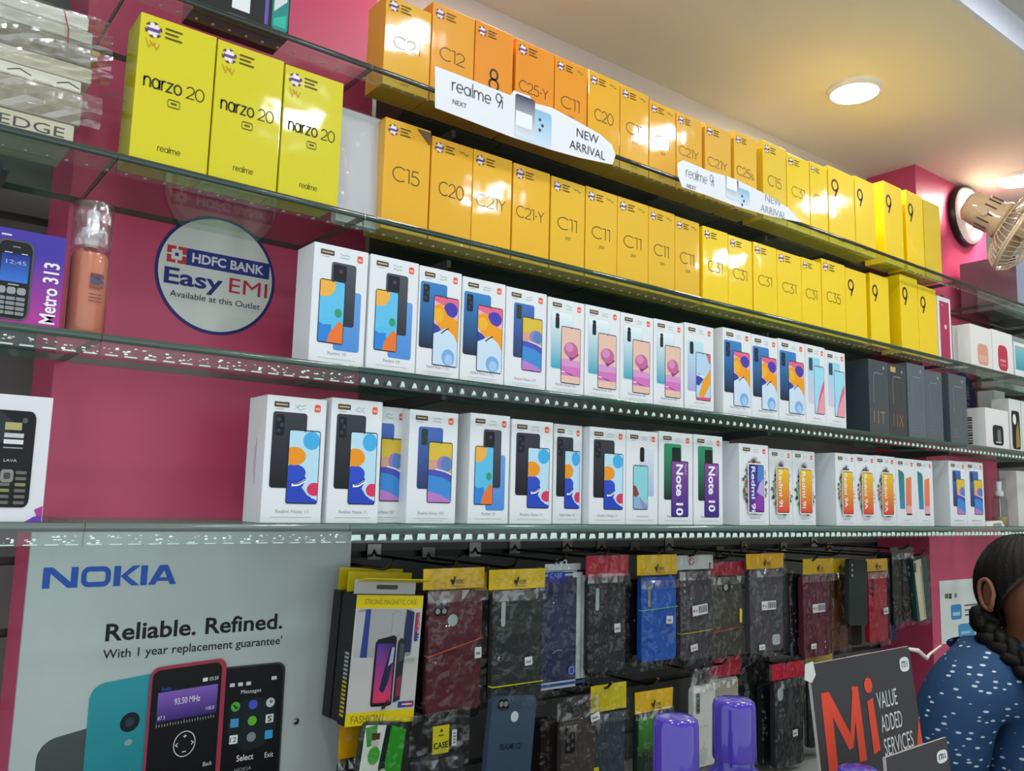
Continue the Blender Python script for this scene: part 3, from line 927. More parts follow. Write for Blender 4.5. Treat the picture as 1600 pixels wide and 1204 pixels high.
third = [((492, 377), (577, 392), 'leaf', 'Redmi 10', 'white box with three phones pictured, at the left end of the third shelf'),
         ((580, 396), (655.5, 413), 'leaf', 'Redmi 10', 'white phone box with three phones pictured, second from the left on the third shelf'),
         ((656.5, 414), (722.5, 430), 'bird', 'Redmi Note 11 Pro', 'white box with two blue-backed phones, third from the left on the third shelf'),
         ((724, 431), (791, 446), 'bird', 'Redmi Note 11 Pro', 'white box with two blue-backed phones, fourth from the left on the third shelf'),
         ((792, 447), (855, 461.6), 'sphere', 'Redmi Note 10T', 'white box picturing a yellow screen with violet sphere, on the third shelf'),
         ((857, 463), (914, 475), 'balloon', 'Redmi Note 10S', 'white box picturing a pink balloon, first of four such on the third shelf'),
         ((915, 475), (969.5, 486), 'balloon', 'Redmi Note 10S', 'white box picturing a pink balloon, second of four such on the third shelf'),
         ((970, 487), (1021, 496), 'balloon', 'Redmi Note 10S', 'white box picturing a pink balloon, third of four such on the third shelf'),
         ((1022, 497), (1068, 504), 'balloon', 'Redmi Note 10S', 'white box picturing a pink balloon, fourth of four such on the third shelf'),
         ((1070, 503), (1115, 512), 'flow', '', 'white box picturing a lilac phone and orange wave, right of the balloon boxes'),
         ((1129.4, 510.7), (1173.5, 521), 'bird', 'Redmi Note 11 Pro', 'white box with blue-backed phone, first of three just left of the pink wave boxes'),
         ((1174, 521), (1215, 528), 'bird', 'Redmi Note 11 Pro', 'white box with blue-backed phone, second of three just left of the pink wave boxes'),
         ((1216, 528), (1257.5, 536.5), 'bird', 'Redmi Note 11 Pro', 'white box with blue-backed phone, third of three just left of the pink wave boxes'),
         ((1258, 537), (1288.7, 545.7), 'wave', '', 'white box picturing a pale blue phone with pink wave, left of two'),
         ((1289, 546), (1320, 552), 'wave', '', 'white box picturing a pale blue phone with pink wave, beside the dark boxes')]
for i, (tl, tr, kd, nm, lab) in enumerate(third):
    t, w, h = carton(tl, tr, ZS[2], 1.072, .055, WH, 'white_card', lab, G3)
    xiaomi(t, w, h, kd, nm, i)
low = [((418.7, 616), (512, 622), 1.085, 'moon', 'Redmi Note 11', 'white box with black phone and blue orange screen, leftmost on the lowest shelf', .062),
       ((519.5, 620.5), (599, 630), 1.085, 'moon', 'Redmi Note 11', 'white box with black phone and blue orange screen, second on the lowest shelf', .062),
       ((571, 632), (638.6, 640), 1.118, 'sphere', 'Redmi Note 10T', 'white box with violet sphere screen half hidden behind its left neighbour, lowest shelf', .055),
       ((641, 639), (717, 645), 1.095, 'sphere', 'Redmi Note 10T', 'white box with blue phone and violet sphere screen in full view, lowest shelf', .055),
       ((736, 644.5), (798, 649), 1.095, 'leaf', 'Redmi 10', 'white box picturing three phones, the only such on the lowest shelf', .055),
       ((800.5, 654), (865, 660), 1.095, 'moon', 'Redmi Note 11', 'white box with black phone and moon screen, right of the three phones box', .055),
       ((866, 661.5), (910.5, 666), 1.11, 'moon', 'Redmi Note 11S', 'white box with black phone, fourth of the blue orange screens, lowest shelf', .055),
       ((922, 666), (978.5, 671), 1.095, 'moon', 'Redmi Note 11', 'white box with black phone, last of the blue orange screens, lowest shelf', .055),
       ((979, 671), (1028.5, 674), 1.095, 'shell', '', 'white box with pale phone and black camera, left of the green phones', .055),
       ((1030, 673), (1082.5, 679), 1.095, 'green', 'Redmi Note 10', 'white box with green phone and tall purple lettering, left one of two', .055),
       ((1084, 678), (1129, 682), 1.095, 'green', 'Redmi Note 10', 'white box with green phone and tall purple lettering, right one of two', .055),
       ((1155, 692), (1200.5, 695), 1.085, 'purple', 'Redmi 9i', 'white box with purple screen in a ring of leaves, lowest shelf', .055),
       ((1201.5, 700), (1237.5, 703), 1.11, 'orange', 'Redmi 9i', 'white box with orange screen in leaves, just right of the purple screen box', .055),
       ((1238, 703), (1273, 705), 1.11, 'orange', 'Redmi 9i', 'white box with orange screen in leaves, second right of the purple screen box', .055),
       ((1305, 707), (1335.7, 709), 1.085, 'orangea', 'Redmi 9A', 'white box with orange screen in leaves, first of the right-hand three', .06),
       ((1336, 709), (1366.7, 711), 1.085, 'orangea', 'Redmi 9A', 'white box with orange screen in leaves, second of the right-hand three', .06),
       ((1367, 711), (1398.6, 715), 1.085, 'orangea', 'Redmi 9A', 'white box with orange screen in leaves, third of the right-hand three', .06),
       ((1399, 715), (1428.7, 718), 1.085, 'teal', '', 'white box with teal and coral phones, left one of two on the lowest shelf', .055),
       ((1429, 718), (1456.5, 720), 1.085, 'teal', '', 'white box with teal and coral phones, right one of two on the lowest shelf', .055),
       ((1482, 719), (1508, 720.5), 1.085, 'sphere', 'Redmi Note 10T', 'white box with violet sphere screen, left one of the pair at the shelf end', .06),
       ((1508.5, 720.5), (1535.5, 722), 1.085, 'sphere', 'Redmi Note 10T', 'white box with violet sphere screen, right one of the pair at the shelf end', .06)]
for i, (tl, tr, yf, kd, nm, lab, dp) in enumerate(low):
    t, w, h = carton(tl, tr, ZS[3], yf, dp, WH, 'white_card', lab, G4)
    xiaomi(t, w, h, kd, nm, i + 30)
    if i == 0:
        b = MB()
        a = Art(b, 1, 1, o=(0, .0, 0), du=(0, 1, 0), dv=(0, 0, 1), nrm=(-1, 0, 0))
        a.rect(.028, .0295, .05, .11, 'a8a4b0')
        a.rect(.033, .034, .06, .10, 'b4b0bc')
        b.build('side_print', t)
# sliver of a box tucked behind the second green one
t, w, h = carton((1124, 688), (1140, 690), ZS[3], 1.125, .05, 'c9ccd2', 'white_card', 'narrow white box edge tucked behind the right green phone box', G4)
b = MB(); a = Art(b, w / 86, h / 165); a.rr(50, 80, 147, 158, 3, 'd8506a'); b.build('logo_badge', t)
# dark boxes
dark = [((1357, 560), (1387.5, 568), 'dark boxed phone with gold numeral, first after the white boxes', '11T'),
        ((1388, 567), (1415, 574), 'dark boxed phone with gold numeral and small gold sticker, second in line', '11X'),
        ((1417, 566), (1444.5, 576), 'slate grey phone box with soft glare, third of the dark boxes', ''),
        ((1445, 577), (1471, 583), 'slate grey phone box, fourth of the dark boxes', ''),
        ((1482, 582.6), (1509, 589), 'slate grey phone box beside the blue round sticker, last of the dark boxes', '')]
for i, (tl, tr, lab, num) in enumerate(dark):
    t, w, h = carton(tl, tr, ZS[2], 1.072, .075 if i == 0 else .055, ['38434b', '2a3036', '55626a', '4e5a62', '4a555d'][i], 'wrapped_card', lab, 'dark phone boxes on the third shelf')
    b = MB(); a = Art(b, w / 86, h / 165)
    a.line([(18, 70), (18, 128), (24, 136), (60, 136)], 2.4, '79858d')
    a.line([(66, 128), (66, 60)], 1.0, '5a666e')
    a.ell(64, 150, 4, 4, '9aa4a8', n=8)
    b.build('phone_picture', t)
    b = MB(); a = Art(b, w / 86, h / 165)
    if num:
        a.text(num, 16, 22, 30, 'a88a62' if i == 0 else 'a8703c', width=50, bold=-.01)
        if i == 1:
            b2 = MB(); Art(b2, w / 86, h / 165).rect(8, 34, 146, 158, 'c8a860'); b2.build('gold_sticker', t)
    else:
        for k in range(3): a.rect(14, 50 - 8 * k, 16 + 7 * k, 17.4 + 7 * k, '6b767c', False)
    b.build('lettering', t)

# ================================================================ things on the pillars
def flat_art(px, py, Y):            # a point on the plane y=Y as (x, z) print coordinates
    p = onY(px, py, Y)
    return (p.x, p.z)
# round bank sticker
t = empty('round_sticker', (.4165, YP - .0012, EYE + .3225))
b = MB()
R_ = .0895
circ = [(R_ * cos(2 * pi * i / 64), R_ * sin(2 * pi * i / 64)) for i in range(64)]
b.prism(circ, 0, .0010, '2e3478', 'card')
a = Art(b, R_, R_, base=.0001)
a.ell(0, 0, .95, .95, 'e6e8e4', n=64)
b.build('disc', t)
b = MB()
a = Art(b, R_, R_, base=.0004)
a.rect(-.52, .89, .085, .365, '2f3a8c')
a.rect(-.83, -.52, .085, .365, 'd23a48')
a.rect(-.76, -.59, .14, .31, 'e6e8e4')
a.rect(-.705, -.645, .2, .255, '2b3a84')
for (u0, u1, v0, v1) in ((-.83, -.745, .215, .24), (-.605, -.52, .215, .24), (-.69, -.66, .3, .365), (-.69, -.66, .085, .15)):
    a.rect(u0, u1, v0, v1, 'e6e8e4')
b.build('logo_band', t)
b = MB()
a = Art(b, R_, R_, base=.0008)
a.text('HDFC BANK', -.43, .15, .155, 'e4e6ee', width=1.22, bold=.03)
a.text('Easy', -.85, -.26, .27, '27357f', width=.95, bold=.02)
a.text('EMI', .21, -.25, .26, 'cf3048', width=.66, bold=.0)
a.text('Available at this Outlet', -.74, -.47, .105, '30384e', width=1.5, bold=.0)
b.build('lettering', t)
tag(t, 'round white bank sticker with dark blue rim on the left pink pillar', 'sticker')
t = empty('round_sticker', (2.772, YP - .0012, EYE + .347))
b = MB()
b.prism(circ, 0, .0010, '2a357c', 'card')
b.build('disc', t)
b = MB()
a = Art(b, R_, R_, base=.0002)
a.text('EASY EMI', .48, -.55, .22, 'b9c4e6', width=1.0, rot=90, bold=.01)
b.build('lettering', t)
tag(t, 'round dark blue sticker half hidden behind the dark boxes on the right pillar', 'sticker')

# big poster on the left pillar
YB = 1.262
t = empty('poster', (.43, YB, EYE - .62))
px0, pz0 = .43, EYE - .62
b = MB()
b.box(.203 - px0, .657 - px0, 0, .0075, 0, .565, 'b9c3c0', 'white_card')
b.build('panel', t)
def FA(px, py): return flat_art(px, py, YB)
def art_on(parent_loc, base):
    b = MB()
    a = Art(b, 1, 1, o=(-px0, 0, -pz0), base=base)
    return b, a
b, a = art_on(t, .0003)
n0, n1 = FA(65, 919.5), FA(273, 911)
W_, H0 = (n1[0] - n0[0]) / 212, .0265 / 33
NB = '2a58b4'
q = lambda u, v: (n0[0] + u * W_, n0[1] + v * H0)
def pg(pts): a.poly([q(*p) for p in pts], NB, False)
a.up()
pg([(0, 0), (11, 0), (11, 33), (0, 33)]); pg([(42, 0), (53, 0), (53, 33), (42, 33)])
a.up()
pg([(0, 33), (14, 33), (53, 0), (38, 0)])
ring = rrect(62, 100, 4, 29, 8)
for (p1, p2) in zip(ring, ring[1:] + ring[:1]):
    pass
a.line([q(*p) for p in ring + ring[:1]], 8.2 * H0, NB)
a.up()
pg([(109, 0), (120, 0), (120, 33), (109, 33)])
pg([(120, 16), (139, 33), (152, 33), (131, 16.5), (152, 0), (139, 0)])
pg([(153, 0), (164, 0), (164, 33), (153, 33)])
pg([(166, 0), (178, 0), (192, 24), (192, 33), (184, 33)]); pg([(192, 33), (192, 24), (203, 0), (214, 0), (198, 33)])
a.up()
pg([(175, 6), (208, 6), (205, 12), (179, 12)])
b.build('logo', t)
b, a = art_on(t, .0003)
r0, r1 = FA(164, 1001), FA(441, 976)
a.text('Reliable. Refined.', r0[0], r0[1], .0225, '141618', width=r1[0] - r0[0], bold=.02)
w0, w1 = FA(160, 1029), FA(440, 1004)
a.text("With 1 year replacement guarantee'", w0[0], w0[1], .0118, '1a1d1f', width=w1[0] - w0[0], bold=.008)
b.build('lettering', t)
def prr(x0, x1, z0, z1, r, c): a.rr(x0, x1, z0, z1, r, c)
ez = EYE
b, a = art_on(t, .0003)
a.tf = lambda u, v: (u, v + (u - .25) * .18)          # grey back, tilted
prr(.232, .33, ez - .56, ez - .314, .02, grad('2f3634', '4c5452', ez - .56, ez - .31))
a.ell(.285, ez - .392, .009, .009, '14181a')
a.tf = None
b.build('grey_phone', t)
b, a = art_on(t, .0009)
a.tf = lambda u, v: (u, v + (u - .33) * .1)
prr(.288, .385, ez - .55, ez - .249, .018, grad('1d6a78', '2f9aa4', ez - .5, ez - .25))
a.ell(.341, ez - .307, .0125, .0125, '142026')
a.ell(.341, ez - .307, .006, .006, '2a4048')
a.ell(.341, ez - .333, .005, .004, '8aa8a4')
a.text('NOKIA', .346, ez - .42, .012, 'dfe8ea', width=.05, rot=90)
a.tf = None
b.build('teal_phone', t)
b, a = art_on(t, .0016)
prr(.455, .557, ez - .56, ez - .2465, .012, '3c4042')
prr(.457, .5545, ez - .555, ez - .249, .011, '0f1012')
for k in range(3):
    a.rect(.474 + .012 * k, .481 + .012 * k, ez - .275, ez - .270, 'd8dcdc')
a.rect(.536, .544, ez - .271, ez - .266, 'd8dcdc')
a.text('Messages', .491, ez - .286, .0055, 'dfe3e4', width=.03)
cols = [['58b440', '4a5ad0', 'c8d0d4'], ['4a9ad0', '66bb38', 'e4e6e4'], ['f0f0ee', '8a9094', '3aa6dc']]
a.ell(.511, ez - .329, .037, .037, '1a262b', n=24)
for i in range(3):
    for j in range(3):
        u, v = .484 + .0262 * j, ez - .303 - .0225 * i
        if (i, j) in ((1, 2), (2, 0), (2, 2), (1, 0)):
            a.rr(u - .006, u + .006, v - .006, v + .006, .001, cols[i][j])
        else:
            a.ell(u, v, .0068, .0068, cols[i][j], n=14)
a.text('12', .479, ez - .3515, .007, '202020', width=.009)
a.text('S', .5335, ez - .3295, .008, '202020', width=.006, bold=.02)
a.line([(.481, ez - .300), (.485, ez - .305), (.488, ez - .304)], .0018, '10300c')
a.line([(.5365, ez - .2985), (.5365, ez - .303), (.54, ez - .301)], .0012, '303030')
a.text('Select', .490, ez - .379, .0085, 'e6e8e8', width=.025, bold=.01)
a.text('Exit', .532, ez - .380, .0078, 'e6e8e8', width=.013)
a.text('NOKIA', .488, ez - .393, .005, '9a9ea0', width=.025)
b.build('black_phone', t)
b, a = art_on(t, .003)
a.tf = lambda u, v: (u, v + (u - .415) * .05)
prr(.362, .467, ez - .56, ez - .2355, .013, 'a83a52')
prr(.3655, .4605, ez - .56, ez - .240, .010, '101113')
g = grad('7a5ab4', '4b2f86', ez - .275, ez - .31)
prr(.3745, .456, ez - .309, ez - .270, .001, grad('3d2878', '8a64c0', ez - .309, ez - .270))
a.text('93.50 MHz', .397, ez - .289, .0085, 'efeaf6', width=.035, bold=.005)
a.rect(.434, .441, ez - .264, ez - .259, 'e8e8e8')
a.text('03:50', .4435, ez - .264, .0052, 'e8e8e8', width=.0125)
a.text('Radio', .379, ez - .268, .0045, '3a6ad0', width=.013)
a.text('87.5', .376, ez - .306, .005, 'e0d8f0', width=.01)
a.text('108.0', .441, ez - .3035, .005, 'e0d8f0', width=.0115)
for k in range(22):
    a.rect(.3745 + .0037 * k, .3752 + .0037 * k, ez - .3155, ez - .312 + (.0012 if k % 5 == 0 else 0), 'c8c8cc', k == 0)
rg = arc(.4145, ez - .3435, .0145, .0165, 0, 360, 32)
rg[-1] = rg[0]
a.line(rg, .0011, 'e6e6e6')
a.text('+', .4118, ez - .336, .0055, 'e6e6e6', width=.0052, bold=.02)
a.rect(.4117, .4172, ez - .3545, ez - .3532, 'e6e6e6')
a.line([(.4055, ez - .341), (.4025, ez - .3435), (.4055, ez - .346)], .0011, 'e6e6e6')
a.line([(.4235, ez - .341), (.4265, ez - .3435), (.4235, ez - .346)], .0011, 'e6e6e6')
a.text('Back', .442, ez - .379, .006, 'dcdcdc', width=.0125)
a.tf = None
b.build('red_phone', t)
b = MB()
sp = onY(463, 1127, 1.2605)
b.lathe([(.0048, 0), (.0052, .0006), (.003, .0018), (0, .002)], '9a9c9a', 'metal', 14, center=(sp.x - px0, -.0001, sp.z - pz0), axis=Matrix.Rotation(radians(90), 3, 'X'))
b.build('screw', t)
tag(t, 'large grey phone advertising poster screwed to the left pillar below the shelves', 'poster')

# ================================================================ the bay left of the pillar
p0, p1 = onY(-14, 355, 1.066), onY(105, 373, 1.066)
t = empty('keypad_phone_box', (p0.x, 1.066, ZS[2] + .0004))
w, h = p1.x - p0.x, p1.z - ZS[2]
b = MB()
b.box(0, w, 0, .05, 0, h, '5a3aa0', 'card')
b.build('carton', t, bevel=.001)
b = MB()
a = Art(b, w, h)
a.rect(.002, .998, .002, .998, grad('b8409a', '4a3aa6', .05, .75), n=8)
b.build('printed_front', t)
b = MB()
a = Art(b, w, h, base=.0009)
a.rr(.1, .585, .03, .88, .1, '55585a')
a.rr(.125, .56, .045, .865, .09, '1c1e20')
a.rect(.17, .53, .43, .73, grad('3f7ad8', '1d2f86', .43, .73), n=3)
a.rect(.2, .3, .735, .745, 'c8ccd0'); a.rect(.42, .5, .735, .745, 'c8ccd0')
a.text('12:45', .23, .62, .045, 'a8b4d8', width=.26)
a.rect(.28, .42, .395, .408, 'b0b4b4')
a.rect(.3, .4, .80, .812, '8a8c8c')
for k in range(3):
    a.rr(.145 + .13 * k, .26 + .13 * k, .30, .375, .03, '9ea2a4')
for i in range(4):
    for k in range(3):
        a.rr(.145 + .128 * k, .262 + .128 * k, .235 - .052 * i, .272 - .052 * i, .012, '8c9092')
b.build('phone_picture', t)
b = MB()
a = Art(b, w, h, base=.0009)
a.text('Metro 313', .93, .03, .21 * w / h, 'f4f0fa', width=.93, rot=90, bold=.02)
a.rect(.14, .27, .915, .935, 'd8d0ee')
b.build('lettering', t)
tag(t, 'purple keypad phone box with tall white lettering in the left bay', 'box')

p0, p1 = onY(-62, 608, 1.066), onY(84, 622, 1.066)
t = empty('keypad_phone_box', (p0.x, 1.066, ZS[3] + .0004))
w, h = p1.x - p0.x, p1.z - ZS[3]
b = MB()
b.box(0, w, 0, .05, 0, h, 'e6e4ea', 'white_card')
b.build('carton', t, bevel=.001)
b = MB()
a = Art(b, w, h, base=.0009)
a.rr(.06, .83, .115, .875, .07, '15171a')
a.poly([(.1, .84), (.45, .86), (.6, .78), (.5, .62), (.1, .6)], '2e3236')
a.ell(.71, .80, .03, .022, '5a5e62', n=12)
a.rect(.5, .68, .72, .78, 'b4ac72')
for k, (v, c) in enumerate(((.66, 'c8cacc'), (.61, 'e2e4e6'), (.575, '9a9ea2'))):
    a.rect(.5, .71, v, v + (.035 if k < 2 else .01), c)
a.text('LAVA', .52, .47, .022, 'd2d4d6', width=.14)
a.rr(.50, .64, .31, .41, .03, '8e8c88')
a.rr(.535, .605, .335, .385, .015, '4a4846')
for i in range(6):
    for k in range(3):
        if i < 2 and k == 1: continue
        a.rr(.32 + .17 * k, .44 + .17 * k, .375 - .047 * i, .4 - .047 * i, .012, '6e6c66' if (i + k) % 4 else '8f8a5a')
b.build('phone_picture', t)
b = MB()
a = Art(b, w, h, base=.0006)
a.poly([(.86, .0), (.99, .0), (.99, .13), (.90, .1), (.93, .055)], 'b03aa0')
a.poly([(.80, .0), (.99, .0), (.99, .05), (.9, .045)], '6a3fae')
b.build('corner_print', t)
b = MB()
Art(b, w, h, base=.0006).ell(.36, .955, .03, .014, '9a9aa0')
b.build('logo', t)
tag(t, 'white box picturing a black keypad phone, lower left edge', 'box')

# spray bottle with clear cap
c = onY(130, 519, 1.095)
t = empty('spray_bottle', (c.x, 1.095, ZS[2] + .0004))
b = MB()
r = .0225
b.lathe([(r * .9, 0), (r, .004), (r, .094), (r * .93, .101), (r * .55, .106), (r * .5, .11)], 'fbf4f0', 'clear_plastic', 28)
b.build('bottle', t)
b = MB()
b.lathe([(r * .86, .002), (r * .9, .004), (r * .9, .092), (r * .8, .097)], 'd2876c', 'plastic', 24)
b.build('liquid', t)
b = MB()
a = Art(b)
for z0, z1, c_ in ((.066, .071, '6a4a5a'), (.06, .0645, '4a5a86'), (.054, .0585, '8a5a4a'), (.046, .047, '7a4a40'), (.042, .043, '7a4a40'), (.038, .039, '7a4a40')):
    b.mesh([((r + .0005) * sin(x), -(r + .0005) * cos(x), z) for x in (-.1, .15, .4, .6) for z in (z0, z1)], [(0, 2, 3, 1), (2, 4, 5, 3), (4, 6, 7, 5)], c_, 'ink')
b.build('label_print', t)
b = MB()
b.lathe([(.008, .105), (.008, .118), (.0115, .119), (.0115, .128), (.007, .130), (.0075, .148), (.006, .151), (0, .152)], 'f0f0f0', 'plastic', 20)
b.box(-.004, .004, -.013, 0, .139, .146, 'f0f0f0', 'plastic')
b.build('pump', t)
b = MB()
b.lathe([(r * .98, .104), (r * .98, .156), (r * .9, .159), (0, .1595)], 'f0eef2', 'milky_film', 28)
b.build('cap', t)
tag(t, 'orange spray bottle with clear cap beside the purple keypad phone box', 'bottle')

# stack of wrapped packs and slabs
def slab(x1, z0, z1, d, col, film, label, txt=None, y0=1.075, ln=.2):
    t = empty('accessory_pack', (x1 - ln / 2, y0, z0))
    hh = z1 - z0
    b = MB()
    b.box(-ln / 2, ln / 2, 0, d, 0.0002, hh - .0002, col, 'card')
    b.build('carton', t, bevel=.002)
    if txt:
        b = MB(); a = Art(b)
        if txt == '*':
            for k in range(3):
                a.line([(.12 * ln + .012 * i + .05 * k, (.35 + .3 * (i % 2)) * hh) for i in range(3)], .0012, '4a4740')
        else:
            a.text(txt, .12 * ln, .25 * hh, .5 * hh, '55524a', width=.33 * ln)
        b.build('lettering', t)
    if film:
        b = MB()
        rnd = random.Random(film)
        nx, nz = 14, 5
        G = [[(-ln / 2 - .002 + (ln + .022) * i / nx, -.004 - .007 * sin(pi * k / nz) + rnd.uniform(-.004, .002), .0005 + (hh - .001) * k / nz) for i in range(nx + 1)] for k in range(nz + 1)]
        vs = [p for row in G for p in row]
        fs = [(k * (nx + 1) + i, k * (nx + 1) + i + 1, (k + 1) * (nx + 1) + i + 1, (k + 1) * (nx + 1) + i) for k in range(nz) for i in range(nx)]
        b.mesh(vs, fs, 'f4f2ea', 'milky_film', False)
        b.build('clear_wrap', t)
    tag(t, label, 'package', 'packs stacked in the left bay')
    return t
zs = ZS[1] + .0005
SL = [(117, 196, 'c9c4ae', 0, 'EDGE', 'cream pack at the bottom of the stack in the left bay'),
      (130, 148, 'a9a49a', 3, None, 'thick film-wrapped grey pack, second from the bottom of the left stack'),
      (128, 128, 'd9d6c8', 0, '*', 'white pack with handwriting in the middle of the left stack'),
      (145, 108, 'cfccbe', 5, None, 'film-wrapped white pack just above the handwritten pack, left stack'),
      (146, 72, '8e8b82', 7, None, 'film-wrapped dark grey pack in the upper half of the left stack'),
      (146, 52, 'cfd2ce', 9, None, 'film-wrapped pale pack near the top of the left stack'),
      (140, 28, 'e6eaea', 11, None, 'white film-wrapped pack on top of the left stack')]
for i, (px, py, col, fl, tx, lab) in enumerate(SL):
    p = onY(px, py, 1.075)
    z1 = min(max(p.z, zs + .012), ZS[0] - .06 + .004 * i)
    slab(p.x, zs, z1, .09, col, fl, lab, tx)
    zs = z1 + .0002
p = onY(163, 32, 1.16)
t = empty('yellow_box', (p.x - .09, 1.17, zs))
b = MB(); b.box(-.09, .09, -.0, .06, 0, max(.004, min(.04, ZS[0] - TH - .045 - zs)), 'e0b414', 'card'); b.build('carton', t, bevel=.001)
tag(t, 'yellow carton lying on top of the stack in the left bay', 'box')
# thin red rubber band round the stack
b = MB()
pts = [onY(*q, 1.066) for q in ((100, 15), (107, 45), (106, 75))]
b.tube(pts, .0009, 'b04a4a', 'rubber', 6)
tag(b.build('rubber_band'), 'thin red rubber band down the front of the left stack', 'rubber band')

# black box on the pillar's top shelf, its lower end in view
p0, p1 = onY(305, 0, 1.075), onY(452, 40, 1.075)
t = empty('phone_box', (p0.x, 1.075, ZS[0] + .0004))
w, h = p1.x - p0.x, .165
b = MB(); b.box(0, w, 0, .055, 0, h, '14161b', 'wrapped_card'); b.build('carton', t, bevel=.0009)
b = MB(); a = Art(b, w, h)
a.rect(.37, .56, .1, .55, 'e8ecec')
a.rect(.72, .76, .06, .7, '6a5ab0')
a.rr(.8, .98, .05, .9, .03, '2f8a84')
a.poly([(.82, .2), (.96, .32), (.96, .4), (.82, .3)], 'd8dce0')
a.poly([(.82, .08), (.96, .08), (.96, .2), (.82, .14)], '38b8a4')
b.build('phone_picture', t)
tag(t, 'black phone box on the top shelf above the lemon yellow boxes', 'box')

# ================================================================ white shelf strips on the top shelf
def strip(name_pts, lab, tx, dim):
    YS = YG - .0045
    pts = [flat_art(x, y, YS) for x, y in name_pts]
    b = MB()
    b.prism(list(reversed(pts)), YS, YS + .001, 'eceef4', 'white_card')
    t = b.build('shelf_strip')
    b = MB()
    a = Art(b, 1, 1, o=(0, YS, 0))
    x, y = flat_art(*tx[0], YS); x2, y2 = flat_art(*tx[1], YS)
    a.stroke('realme', x, y, .023, dim, .09, width=(x2 - x) * .78)
    a.stroke('9i', x + (x2 - x) * .86, y, .023, dim, .09, width=(x2 - x) * .16)
    a.text('NEXT', x + .002, y - .021, .008, '5a6064', width=.026, bold=.01)
    xn, yn = flat_art(*tx[2], YS); xm, ym = flat_art(*tx[3], YS)
    a.text('NEW', (xn + xm) / 2, yn + .008, .016, '33383c' if dim == '55595e' else dim, width=(xm - xn) * .62, align='c')
    a.text('ARRIVAL', (xn + xm) / 2, yn - .017, .016, '33383c' if dim == '55595e' else dim, width=(xm - xn), align='c')
    b.build('lettering', t)
    b = MB()
    a = Art(b, 1, 1, o=(0, YS, 0))
    xa, ya = flat_art(*tx[4], YS); xb, yb = flat_art(*tx[5], YS)
    a.rr(xa, xa + (xb - xa) * .98, yb, ya, .006, grad('cfe6f4', '8fc0e0', yb, ya))
    a.rr(xa, xa + (xb - xa) * .52, yb + .004, ya + .014, .005, grad('dfe8ee', '3c3f58', yb + .012, ya + .008))
    a.rect(xa + .002, xa + (xb - xa) * .45, yb + .02, yb + .045, 'f0f4f8')
    for k in range(3):
        a.ell(xa + (xb - xa) * (.66 + .07 * (k % 2)), ya - .016 - .009 * k, .003, .003, '3a4450', n=8)
    b.build('phone_picture', t)
    tag(t, lab, 'shelf strip', 'white shelf strips on the top shelf')
strip([(680, 103), (740, 126), (798, 149), (803, 141), (828, 150), (832, 160), (862, 168), (905, 191), (938, 210), (956, 226), (962, 242), (957, 257), (905, 246), (862, 234), (800, 214), (738, 190), (680, 168)],
      'white shelf strip with a blue phone picture and large lettering, left one of two', [(706, 141), (785, 170), (890, 216), (945, 246), (805, 158), (862, 233)], '55595e')
strip([(1059, 255), (1068, 250), (1110, 268), (1132, 274), (1134, 278), (1150, 280), (1200, 305), (1232, 325), (1252, 347), (1205, 338), (1150, 322), (1110, 307), (1066, 292), (1060, 275)],
      'white shelf strip, lettering paled as if overexposed, right one of two', [(1072, 276), (1115, 290), (1188, 317), (1228, 341), (1134, 285), (1172, 322)], '9aa4aa')  # ink paled to paint the blown-out light on this strip

# ================================================================ things at the right end of the shelves
def plain(tl, tr, zb, Yf, dep, col, mat, name, label, group=None, deco=None, cat='box', part='printed_front'):
    t, w, h = carton(tl, tr, zb, Yf, dep, col, mat, label, group, name, cat)
    if deco:
        b = MB(); a = Art(b, w, h); deco(a); b.build(part, t)
    return t
def d_pink(a):
    a.rect(.14, .86, .03, .93, 'b03a5a')
    a.rr(.3, .4, .86, .89, .01, 'd8a0b0')
    a.ell(.55, .55, .1, .04, 'e4c0cc', n=8)
plain((1464, 461), (1484.5, 466), ZS[1], 1.10, .04, 'ece6ea', 'white_card', 'photo_frame_pack', 'white framed flat pack with dark pink front beside the last yellow box', None, d_pink, 'package')
plain((1488, 508), (1501, 510.5), ZS[1], 1.12, .05, 'b9b4b2', 'white_card', 'charger_box', 'narrow greyish white box right of the pink framed pack', 'small white boxes on the right pillar')
plain((1515.5, 505), (1548.5, 513), ZS[1], 1.085, .06, 'ece8e4', 'white_card', 'earphone_box', 'small white box picturing an orange case, right end of the second shelf', 'small white boxes on the right pillar',
      lambda a: (a.rr(.3, .8, .12, .6, .12, 'dca08a'), a.rect(.36, .74, .2, .34, 'e4b4a0')), part='case_picture')
plain((1549.5, 513.5), (1581, 521.5), ZS[1], 1.085, .06, 'eeebe8', 'white_card', 'earphone_box', 'small white box picturing a red case, right end of the second shelf', 'small white boxes on the right pillar',
      lambda a: (a.rr(.25, .72, .1, .68, .14, 'bf3a4c'), a.rect(.34, .62, .3, .36, 'e08a94'), a.rect(.34, .62, .2, .26, 'd86a78')), part='case_picture')
plain((1584, 533), (1640, 545), ZS[1], 1.085, .06, 'e8ecee', 'white_card', 'tablet_box', 'white box with teal picture at the right frame edge, second shelf', None,
      lambda a: (a.rect(.02, .96, .25, .85, grad('3f9aa8', '7cc4cc', .25, .85)), a.rect(.02, .96, .8, .9, '9fb4b8')), part='picture')
plain((1555, 516), (1625, 524), ZS[1], 1.20, .05, 'dfe3e4', 'white_card', 'router_box', 'wide white box standing behind the small white boxes, second shelf')
t_ = plain((1586, 396), (1650, 415), ZS[0], 1.085, .165, '6a4658', 'wrapped_card', 'grey_box', 'blue grey fronted box with dark purple side, below the wall fan', None, lambda a: a.rect(.004, .996, .004, .996, '959db2'))
